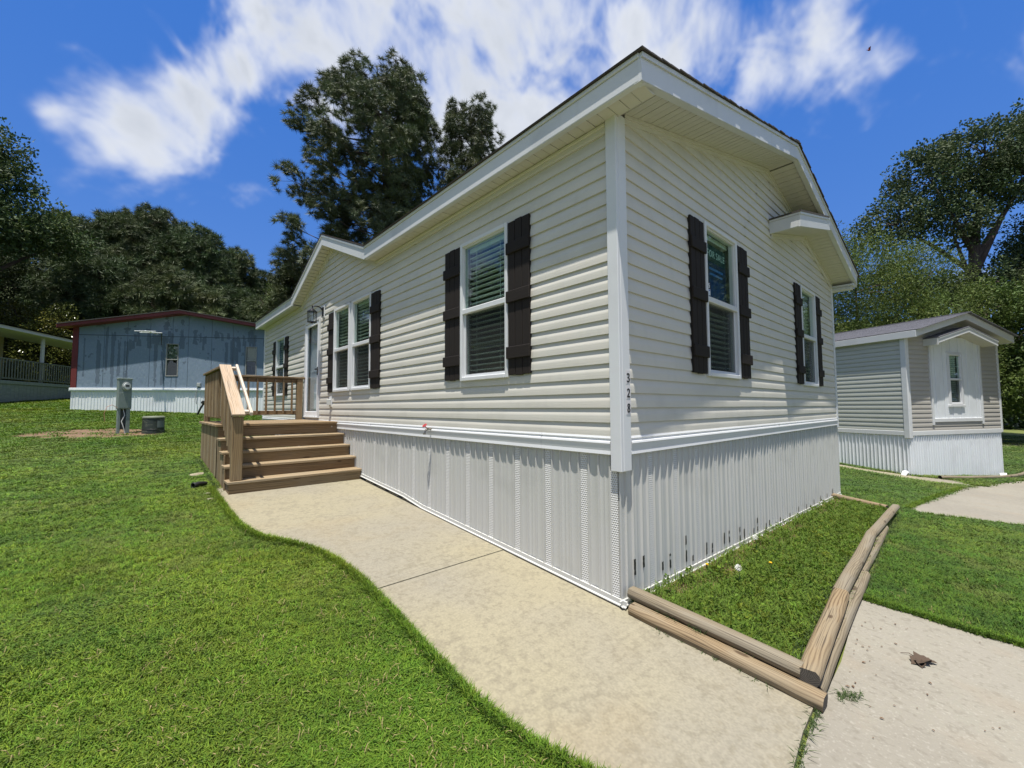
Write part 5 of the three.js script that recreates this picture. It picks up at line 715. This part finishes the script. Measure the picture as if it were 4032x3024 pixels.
// the row of pines behind the blue home
const dome = (H, w) => [[H * 0.22, w * 0.8, w * 0.8], [H * 0.5, w, w], [H * 0.74, w * 0.9, w * 0.9], [H * 0.9, w * 0.6, w * 0.6], [H, w * 0.2, w * 0.2]];
for (const [label, x, z, H, w, seed] of [
  ['pine at the left end of the dark row behind the blue home', -7.6, -47.5, 13.4, 4.0, 21], ['dense pine second from left behind the blue home', -4.4, -46.5, 14.0, 4.2, 22], ['tallest pine of the dark row above the blue ridge', -1.9, -45, 15.0, 4.0, 23], ['round headed pine above the right of the blue roof', 0.6, -43.5, 13.6, 4.0, 24],
  ['slender pine standing clear right of the dark row', 4.2, -46.5, 13.4, 2.0, 25], ['thin pine at the gap before the tall pine', 6.6, -46.5, 11.8, 1.9, 26], ['low pine tucked beside the eave of the cream home', 7.6, -41, 8.8, 2.2, 27], ['low pine filling between the blue roof and the eave', 3.2, -39, 8.2, 2.8, 28], ['shadowy pine low behind the middle of the blue roof', -1.0, -38, 8.8, 3.4, 29], ['shadowy pine low behind the left of the blue roof', -4.8, -40, 9, 3.6, 30],
]) pine(label, x, z, { seed, r: 0.26, clumps: Math.round(24 + w * 12), clump: 1.05, tufts: 34, size: 0.52, col: seed % 2 ? PINE2 : [0.060, 0.098, 0.034], group: 'pines behind the homes', env: dome(H, w) });
pine('large pine standing close left of the tall one with low limbs', 6.3, -31.5, { seed: 34, r: 0.28, clumps: 46, clump: 0.9, tufts: 40, size: 0.42, col: PINE2, group: 'pines behind the homes', env: dome(10.2, 3.0) });
// broadleaf trees
broad('spreading broadleaf tree at the left edge over the porch roof', -10.2, -35.5, { seed: 51, trunk: 9, r: 0.35, n: 21, size: 0.62, leaf: 1, col: [0.066, 0.112, 0.036], blobs: [[0, 12.0, 0, 2.8, 2.6, 3.0], [1.6, 10.2, -0.5, 2.4, 1.5, 2.4], [3.6, 9.6, -1.6, 1.6, 0.8, 1.7], [0.4, 14.0, 0, 1.9, 1.4, 2.0], [-2.8, 11, 1, 3.0, 3.0, 3], [0.6, 9.3, 0.5, 2.6, 1.6, 2.6, 0.7], [-1.5, 6.4, 0.5, 2.6, 1.6, 2.6, 0.7]] });
broad('thin dark tree low at the left edge behind the porch', -12.5, -43, { seed: 52, trunk: 7, r: 0.3, n: 18, size: 0.7, leaf: 0, col: [0.040, 0.068, 0.024], blobs: [[0, 9, 0, 3.4, 3, 3.4], [3.5, 8, -2, 3, 2.6, 3], [6, 6, -3, 3, 2.6, 3], [1, 4.6, 0, 4, 2.4, 3]] });
broad('glossy magnolia bush behind the porch railing by the blue home', -6.3, -34, { seed: 53, name: 'magnolia_bush', cat: 'bush', r: 0.08, n: 46, size: 0.42, leaf: 1, mat: leafMat(0.22, 0.2), col: [0.075, 0.092, 0.020], group: 'magnolias by the porch', blobs: [[0, 2.4, 0, 1.6, 2.0, 1.6], [0.2, 3.9, 0, 1.1, 1.1, 1.1], [0.8, 1.7, 0.2, 1.2, 1.4, 1.2]] });
broad('glossy magnolia bush behind the porch roof at the left edge', -8.4, -37.5, { seed: 54, name: 'magnolia_bush', cat: 'bush', r: 0.08, n: 40, size: 0.42, leaf: 1, mat: leafMat(0.22, 0.2), col: [0.078, 0.092, 0.020], group: 'magnolias by the porch', blobs: [[0, 2.8, 0, 1.9, 2.3, 1.8], [0.4, 4.3, 0, 1.3, 1.0, 1.3], [-1.6, 3, 0, 1.5, 1.8, 1.5]] });
broad('bright yellow green sapling peeping over the eave of the cream home', 6.0, -36, { seed: 55, trunk: 4, r: 0.12, n: 24, size: 0.5, leaf: 0, col: [0.10, 0.15, 0.035], blobs: [[0, 7.2, 0, 1.6, 2.2, 1.6], [0.6, 5.2, 0.2, 1.9, 1.8, 1.8]] });
broad('feathery light green willow oak behind the rear eave', 27.5, -2.6, { seed: 56, trunk: 5, r: 0.3, n: 26, size: 0.62, leaf: 2, col: [0.115, 0.175, 0.042], blobs: [[0, 8.6, 0, 3.2, 2.8, 3.0], [2.6, 8.2, 2.2, 2.6, 2.8, 2.6], [-2.2, 9.2, -1.8, 2.4, 2.6, 2.6], [1.5, 5.6, 1.4, 3.4, 2.6, 3.2], [-2.2, 5.2, -2.0, 3.2, 2.6, 3.2], [3.2, 4.2, 3.0, 2.6, 2.2, 2.4], [0, 3, 0, 3.4, 2.0, 3.2]] });
broad('tall dark tree with open crown at the right edge', 37.2, 2.0, { seed: 57, trunk: 14, r: 0.42, n: 20, size: 0.66, leaf: 1, col: [0.062, 0.100, 0.038], blobs: [[0.6, 18.6, 0.8, 2.6, 1.8, 2.6], [-2.2, 17.0, -1.8, 2.2, 1.6, 2.2], [-4.0, 13.8, -3.4, 1.8, 1.4, 1.9], [-1.4, 13.8, -1.0, 2.1, 1.4, 2.1], [2.6, 17.4, 2.6, 2.8, 2.2, 2.8], [3.6, 12.0, 3.6, 2.7, 1.7, 2.7], [0.8, 9.8, 0.6, 2.2, 1.2, 2.2], [-2.8, 9.4, -2.4, 1.8, 1.1, 1.8], [4.4, 20.2, 4.0, 2.8, 2.2, 2.8], [0.4, 15.8, 0.4, 1.8, 1.2, 1.8], [-4.4, 10.2, -3.6, 1.3, 0.8, 1.4]] });
broad('leafy understorey tree behind the grey roof', 33.5, 1.6, { seed: 58, trunk: 4, r: 0.22, n: 20, size: 0.62, leaf: 1, col: [0.085, 0.14, 0.034], blobs: [[0, 7.4, 0, 2.6, 1.6, 2.6], [2.2, 5.4, 2.2, 2.6, 2.0, 2.6], [-2.6, 4.8, -2.4, 2.6, 2.2, 2.6], [0.5, 3.2, 0.6, 3.0, 2.0, 3.0], [3.8, 8.6, 3.8, 2.2, 1.6, 2.2]] });
broad('dark tree with a stout trunk past the grey home at the right edge', 40.5, 5.4, { seed: 59, trunk: 12, r: 0.62, n: 18, size: 0.75, leaf: 0, col: [0.045, 0.078, 0.024], blobs: [[0, 9.5, 0, 3.4, 2.4, 3.4], [2.2, 6.4, 2.0, 3.0, 1.9, 3.0], [-1.6, 6.0, -1.4, 2.4, 1.6, 2.4], [1.4, 13, 1.4, 3.4, 3, 3.4], [-0.6, 4.4, -0.4, 1.8, 1.0, 1.8]] });
// trees across the way, mirrored in the end windows and the front panes
for (const [x, z, seed, label] of [[17, 8.5, 71, 'broadleaf tree across the drive behind the camera, nearest'], [24, 10, 72, 'broadleaf tree across the drive behind the camera, middle'], [33, 12, 73, 'broadleaf tree across the drive behind the camera, farthest'], [-19, -14, 74, 'broadleaf tree out of frame left of the lawn, near'], [-22, -26, 75, 'broadleaf tree out of frame left of the lawn, far']]) broad(label, x, z, { seed, trunk: 6, r: 0.35, n: 14, size: 0.8, leaf: 1, col: [0.058, 0.095, 0.030], group: 'trees mirrored in the panes', blobs: [[0, 9.5, 0, 3.6, 3.2, 3.6], [2.4, 7, 1, 3, 2.4, 3], [-2.4, 7, -1, 3, 2.4, 3], [0, 5, 2, 3, 2, 3]] });
// far woods closing the view
{
  const r = rng(401), spots = [], wood = (x0, z0, x1, z1, h, n, dep) => { for (let i = 0; i < n; i++) { const t = r(), x = lerp(x0, x1, t) + (r() - 0.5) * dep, z = lerp(z0, z1, t) + (r() - 0.5) * dep, hh = h * (0.55 + 0.7 * fbm(t * 14, 0.5, 64, 403, 3)), v = 0.7 + 0.6 * r(); spots.push({ p: V(x, G(x, z) + hh * Math.pow(r(), 0.7), z), s: 1.5 + 1.1 * r(), e: [r() * 6, r() * 6, r() * 6], c: [0.040 * v, 0.064 * v, 0.022 * v] }); } };
  wood(-45, -46, -9, -62, 9, 2600, 7); wood(-9, -62, 22, -52, 9, 3000, 7); wood(22, -52, 52, -22, 9, 2400, 8); wood(48, -24, 58, 1, 9, 2000, 7); wood(66, 6, 80, 22, 8, 1300, 7);
  tag(spread('far_woods', leafClump(6, 40, 0.42, 0.6), M.leaf, spots, scene), 'dark mass of woodland closing the view behind the lots', 'woodland', null, 'stuff');
}
// ---------------------------------------------------------------- grass
function grassClump(seed, n, w, lean, hMin, flat = 0) {
  const r = rng(seed), pos = [];
  for (let i = 0; i < n; i++) {
    const a = r() * 6.283, R = Math.sqrt(r()), x = R * Math.cos(a), z = R * Math.sin(a), h = hMin + (1 - hMin) * r(), b = r() * 6.283, dx = Math.cos(b), dz = Math.sin(b), l = lean * (0.25 + r()), sx = -dz * w / 2, sz = dx * w / 2, mx = x + dx * l * 0.35, mz = z + dz * l * 0.35, my = h * 0.62, tx = x + dx * l, tz = z + dz * l, ty = h * (1 - flat * 0.4 * r());
    const A = [x + sx, 0, z + sz], B = [x - sx, 0, z - sz], C = [mx + sx * 0.85, my, mz + sz * 0.85], D = [mx - sx * 0.85, my, mz - sz * 0.85], T = [tx, ty, tz]; pos.push(...A, ...B, ...C, ...B, ...D, ...C, ...C, ...D, ...T);
  }
  const g = new THREE.BufferGeometry(); g.setAttribute('position', new THREE.Float32BufferAttribute(pos, 3)); g.computeVertexNormals(); return g;
}
{
  const r = rng(501), cam = [-2.754, 1.844], ang0 = Math.atan2(-0.742, 0.668);
  const solid = [pathA, pathB, drvL, drvR, drv2, walk2], bed = [[0.11, 0.03], [6.5, 0.03], [6.4, 0.8], [4, 0.83], [1.5, 0.98], [0.12, 1.08]];
  const nh = ([x, z]) => { const t = -0.4357, dx = x - 13.03, dz = z - 0.57, c = Math.cos(t), s = Math.sin(t); return [dx * c - dz * s, dx * s + dz * c]; };
  const bl = ([x, z]) => { const t = -0.551, dx = x + 4.44, dz = z + 20.38, c = Math.cos(t), s = Math.sin(t); return [dx * c - dz * s, dx * s + dz * c]; };
  const blocked = (x, z, m) => {
    if (x > -0.03 - m && x < 7.25 && z < 0.05 + m && z > -11.85) return true; // under the cream home
    if (x > -1.82 - m && x < 0 && z < -4.8 && z > -7.95) return true; // under the steps
    const a = nh([x, z]); if (a[0] > -0.17 && a[0] < 3.95 && a[1] < 0.03) return true;
    const b = bl([x, z]); if (b[0] > -0.1 && b[0] < 7.4 && b[1] < 0.02) return true;
    if (x > -1.3 && x < 0 && z > 1.15 && z < 1.29) return true;
    if (Math.abs(z - JOINT) < 0.03 && x > -1.34 && x < 0.02) return true;
    return solid.some((p) => inPoly(x, z, p));
  };
  const fine = [], mids = [], far = [], dry = [];
  const tone = (x, z) => { const n = fbm(x * 0.55 + 40, z * 0.55 + 80, 4096, 511, 4), q = fbm(x * 2.4 + 10, z * 2.4 + 90, 4096, 515, 3), v = 0.62 + 0.75 * r() * r() + 0.35 * (q - 0.5) + 0.1, y = clamp((n - 0.42) * 2.2, 0, 1); return [lerp(0.122, 0.200, y) * v * (0.85 + 0.4 * r()), lerp(0.230, 0.275, y) * v, lerp(0.016, 0.022, y) * v]; };
  const N = 250000, R0 = 0.9, R1 = 46;
  for (let i = 0; i < N; i++) {
    const u = r(), d = R0 * Math.pow(R1 / R0, Math.pow(u, 1.12)), a = ang0 + (r() - 0.5) * 2.45, x = cam[0] + d * Math.cos(a), z = cam[1] + d * Math.sin(a), size = clamp(d * 0.0100, 0.032, 0.24);
    if (inPoly(x, z, bed) || (x > -0.1 && x < 6.6 && z > 0 && z < 1.24 - 0.055 * x) || blocked(x, z, 0.0)) continue;
    const dirt = inPoly(x, z, dirtPoly); if (dirt && r() < 0.86) continue;
    const rough = x > 1.5 ? 1.2 : 1, hgt = (0.026 + 0.022 * r()) * (0.8 + 0.6 * vnoise(x * 1.3 + 50, z * 1.3 + 50, 4096, 517)) * rough * (d > 12 ? 1.15 : 1), o = { p: V(x, G(x, z) - 0.008, z), s: V(size, hgt, size), e: [0, r() * 6.28, 0], c: tone(x, z) };
    if (x > 1.5) { o.c[0] *= 0.74; o.c[1] *= 0.80; } const wd = fbm(x * 1.7 + 20, z * 1.7 + 60, 4096, 531, 3); if (wd > 0.66) { o.c[0] *= 0.8; o.c[1] *= 0.87; } else if (wd < 0.30) { o.c[0] = lerp(o.c[0], 0.24, 0.25); o.c[1] = lerp(o.c[1], 0.24, 0.2); o.c[2] = lerp(o.c[2], 0.07, 0.25); }
    (d < 4.2 ? fine : d < 11 ? mids : far).push(o);
  }
  // straw and broader blades among the near turf
  for (let i = 0; i < 5200; i++) { const d = 1.2 + 7 * r() * r(), a = ang0 + (r() - 0.5) * 2.3, x = cam[0] + d * Math.cos(a), z = cam[1] + d * Math.sin(a); if (blocked(x, z, 0.02) || (x > -0.1 && x < 6.6 && z > 0 && z < 1.25)) continue; const s = r() < 0.42, v = 0.8 + 0.4 * r(); dry.push({ p: V(x, G(x, z), z), s: V(0.030, 0.045 + 0.04 * r(), 0.030), e: [(r() - 0.5) * 0.7, r() * 6, (r() - 0.5) * 0.7], c: s ? [0.36 * v, 0.29 * v, 0.13 * v] : [0.22 * v, 0.31 * v, 0.04 * v] }); }
  // ragged fringe along the walk and the drives
  const fringe = (pts, side, n, h0, spreadW) => { for (let k = 0; k + 1 < pts.length; k++) { const [x0, z0] = pts[k], [x1, z1] = pts[k + 1], l = Math.hypot(x1 - x0, z1 - z0), nx = (z1 - z0) / l * side, nz = -(x1 - x0) / l * side; for (let i = 0; i < l * n; i++) { const t = r(), w = (r() - 0.18) * spreadW, x = lerp(x0, x1, t) + nx * w, z = lerp(z0, z1, t) + nz * w; fine.push({ p: V(x, G(x, z) + 0.002, z), s: V(0.026, h0 * (0.6 + 0.7 * r()), 0.026), e: [(r() - 0.5) * 0.4, r() * 6, (r() - 0.5) * 0.4], c: tone(x, z) }); } } };
  fringe(edge, -1, 420, 0.062, 0.035); fringe([[1.87, 1.075], [1.868, 1.28], [1.885, 1.5], [1.9, 1.75], [1.94, 2.0], [1.99, 2.6], [2.02, 4]], 1, 300, 0.05, 0.05); fringe([[7.0, 0.93], [9.2, 1.18], [11.6, 1.49]], 1, 120, 0.06, 0.06); fringe([[6.85, 1.15], [7.43, 2.21], [7.9, 12]], -1, 90, 0.06, 0.06);
  tag(spread('lawn_grass', grassClump(61, 12, 0.20, 1.4, 0.35, 0.9), M.grass, fine, scene), 'short mown green lawn nearest the camera', 'grass', null, 'stuff');
  tag(spread('lawn_grass', grassClump(62, 16, 0.12, 1.1, 0.45, 0.8), M.grass, mids, scene), 'mown green lawn in the middle distance', 'grass', null, 'stuff');
  tag(spread('lawn_grass', grassClump(63, 18, 0.12, 1.0, 0.45, 0.8), M.grass, far, scene), 'mown green lawn far up the slope', 'grass', null, 'stuff');
  tag(spread('straw_blades', grassClump(64, 3, 0.16, 1.6, 0.6, 1), M.grass, dry, scene), 'stray straw and taller blades scattered through the near lawn', 'grass', null, 'stuff');
  // weedy growth filling the timber bed
  const bedS = [], bedL = [];
  for (let i = 0; i < 9000; i++) { const x = 0.1 + 6.45 * Math.pow(r(), 1.5), lim = 1.09 - 0.045 * x, z = 0.04 + (lim - 0.04) * r(); if (x > 6.45) continue; const thin = z < 0.18 + 0.22 * fbm(x * 2, 3, 4096, 521, 3); if (thin && r() < 0.8) continue; const v = 0.6 + 0.8 * r() * r() + 0.15, h = 0.055 + 0.085 * r() * fbm(x * 1.5, z * 1.5 + 7, 4096, 523, 3) * 1.6, leafy = r() < 0.16; (leafy ? bedL : bedS).push({ p: V(x, G(x, z) + 0.03 + (leafy ? 0.03 + 0.03 * r() : 0), z), s: leafy ? 0.030 + 0.022 * r() : V(0.05, h, 0.05), e: [leafy ? r() * 6 : (r() - 0.5) * 0.3, r() * 6, leafy ? r() * 6 : (r() - 0.5) * 0.3], c: [0.105 * v * (1 + 0.6 * r() * r()), 0.19 * v, 0.018 * v] }); }
  tag(spread('bed_weeds', grassClump(65, 12, 0.14, 1.5, 0.35, 0.7), M.grass, bedS, scene), 'unmown grass filling the timber edged bed', 'weeds', null, 'stuff');
  tag(spread('bed_clover', leafClump(7, 16, 0.62, 0.7), M.grass, bedL, scene), 'low leafy clover among the grass in the bed', 'weeds', null, 'stuff');
  struct('bed_soil', slab([[0.05, 0.02], [6.5, 0.02], [6.38, 0.8], [4, 0.86], [1.5, 1.0], [0.06, 1.12]], up(0.03), 0.06), std([1, 1, 1], 1, { map: M.dirt.map, color: lin(0.75, 0.72, 0.68), bumpMap: M.dirt.bumpMap, bumpScale: 0.03 }), 'soil of the timber edged bed');
  // sprigs in the cracks and along the timbers
  const sprig = [], line = (pts, n, w, h0) => { for (let k = 0; k + 1 < pts.length; k++) for (let i = 0; i < n; i++) { const t = r(), x = lerp(pts[k][0], pts[k + 1][0], t) + (r() - 0.5) * w, z = lerp(pts[k][1], pts[k + 1][1], t) + (r() - 0.5) * w, y = pts[k][2] ?? 0, v = 0.8 + 0.4 * r(); sprig.push({ p: V(x, G(x, z) + y, z), s: V(0.028, h0 * (0.5 + r()), 0.028), e: [(r() - 0.5) * 0.8, r() * 6, (r() - 0.5) * 0.8], c: [0.075 * v, 0.115 * v, 0.035 * v] }); } };
  line([[-0.05, 1.21], [-0.30, 1.215], [-0.62, 1.248], [-1.1, 1.25]], 20, 0.02, 0.035); line([[-0.062, 0.25], [-0.07, 0.5], [-0.075, 0.75], [-0.075, 1.0]], 7, 0.02, 0.04); line([[0.035, 0.25, 0.08], [0.03, 0.45, 0.08], [0.02, 0.6, 0.08]], 9, 0.02, 0.05); line([[0.08, 1.05, 0.06], [0.5, 1.06, 0.07], [1.4, 0.98, 0.07], [3, 0.90, 0.06], [6, 0.82, 0.06]], 60, 0.06, 0.085); line([[2.0, 1.10], [3.5, 1.0], [5, 0.95], [6.3, 0.93]], 70, 0.05, 0.075); line([[0.16, 1.27], [0.28, 1.30]], 30, 0.07, 0.03); line([[0.5, 0.07, 0.02], [2, 0.06, 0.02], [4, 0.06, 0.02], [6.4, 0.06, 0.02]], 26, 0.05, 0.09); line([[-1.86, -5.0], [-1.86, -6.2], [-1.86, -7.9]], 70, 0.06, 0.07);
  tag(spread('crack_sprigs', grassClump(66, 5, 0.15, 1.7, 0.4, 0.9), M.grass, sprig, scene), 'grass sprigs in the slab joints and along the timbers', 'weeds', null, 'stuff');
  // dandelions in the bed
  const yel = std([0.75, 0.48, 0.02], 0.8), fl = std([0.62, 0.62, 0.58], 0.9), stem = std([0.10, 0.15, 0.05], 0.8);
  for (const [x, z, h, puff, label] of [[1.55, 0.52, 0.14, 0, 'yellow dandelion flower in the middle of the bed'], [1.08, 0.42, 0.17, 1, 'round white dandelion clock in the middle of the bed'], [2.1, 0.22, 0.18, 1, 'white dandelion clock close to the skirting'], [1.12, 0.14, 0.09, 0, 'small yellow flower close under the skirting']]) {
    const d = thing('dandelion', label, 'flower', [x, G(x, z) + 0.03, z], 0, 'dandelions in the bed'); mesh('stem', limb([V(0, 0, 0), V(0.01, h * 0.5, 0.005), V(0, h, 0)], 0.003, 0.002, 5), stem, d);
    if (puff) { const P = []; for (let i = 0; i < 46; i++) { const y = 1 - 2 * (i + 0.5) / 46, a = i * 2.4, q = Math.sqrt(1 - y * y), dd = V(q * Math.cos(a), y, q * Math.sin(a)), s2 = V(-dd.z, 0.1, dd.x).normalize().multiplyScalar(0.0035), e = dd.clone().multiplyScalar(0.028); P.push(dd.clone().multiplyScalar(0.003), e.clone().add(s2), e.clone().sub(s2)); } const g = new THREE.BufferGeometry().setFromPoints(P); g.computeVertexNormals(); mesh('seed_head', g, fl, d, [0, h, 0]); }
    else { const P = []; for (let i = 0; i < 26; i++) { const a = i * 2.4, e = 0.15 + 0.8 * (i % 3) / 3, dd = V(Math.cos(a) * Math.cos(e), Math.sin(e), Math.sin(a) * Math.cos(e)), s2 = V(-Math.sin(a), 0, Math.cos(a)).multiplyScalar(0.004); P.push(V(0, 0, 0), dd.clone().multiplyScalar(0.014).add(s2), dd.clone().multiplyScalar(0.014).sub(s2)); } const g = new THREE.BufferGeometry().setFromPoints(P); g.computeVertexNormals(); mesh('petals', g, yel, d, [0, h, 0]); }
  }
}
renderer.setSize(1024, 768);
renderer.render(scene, camera);
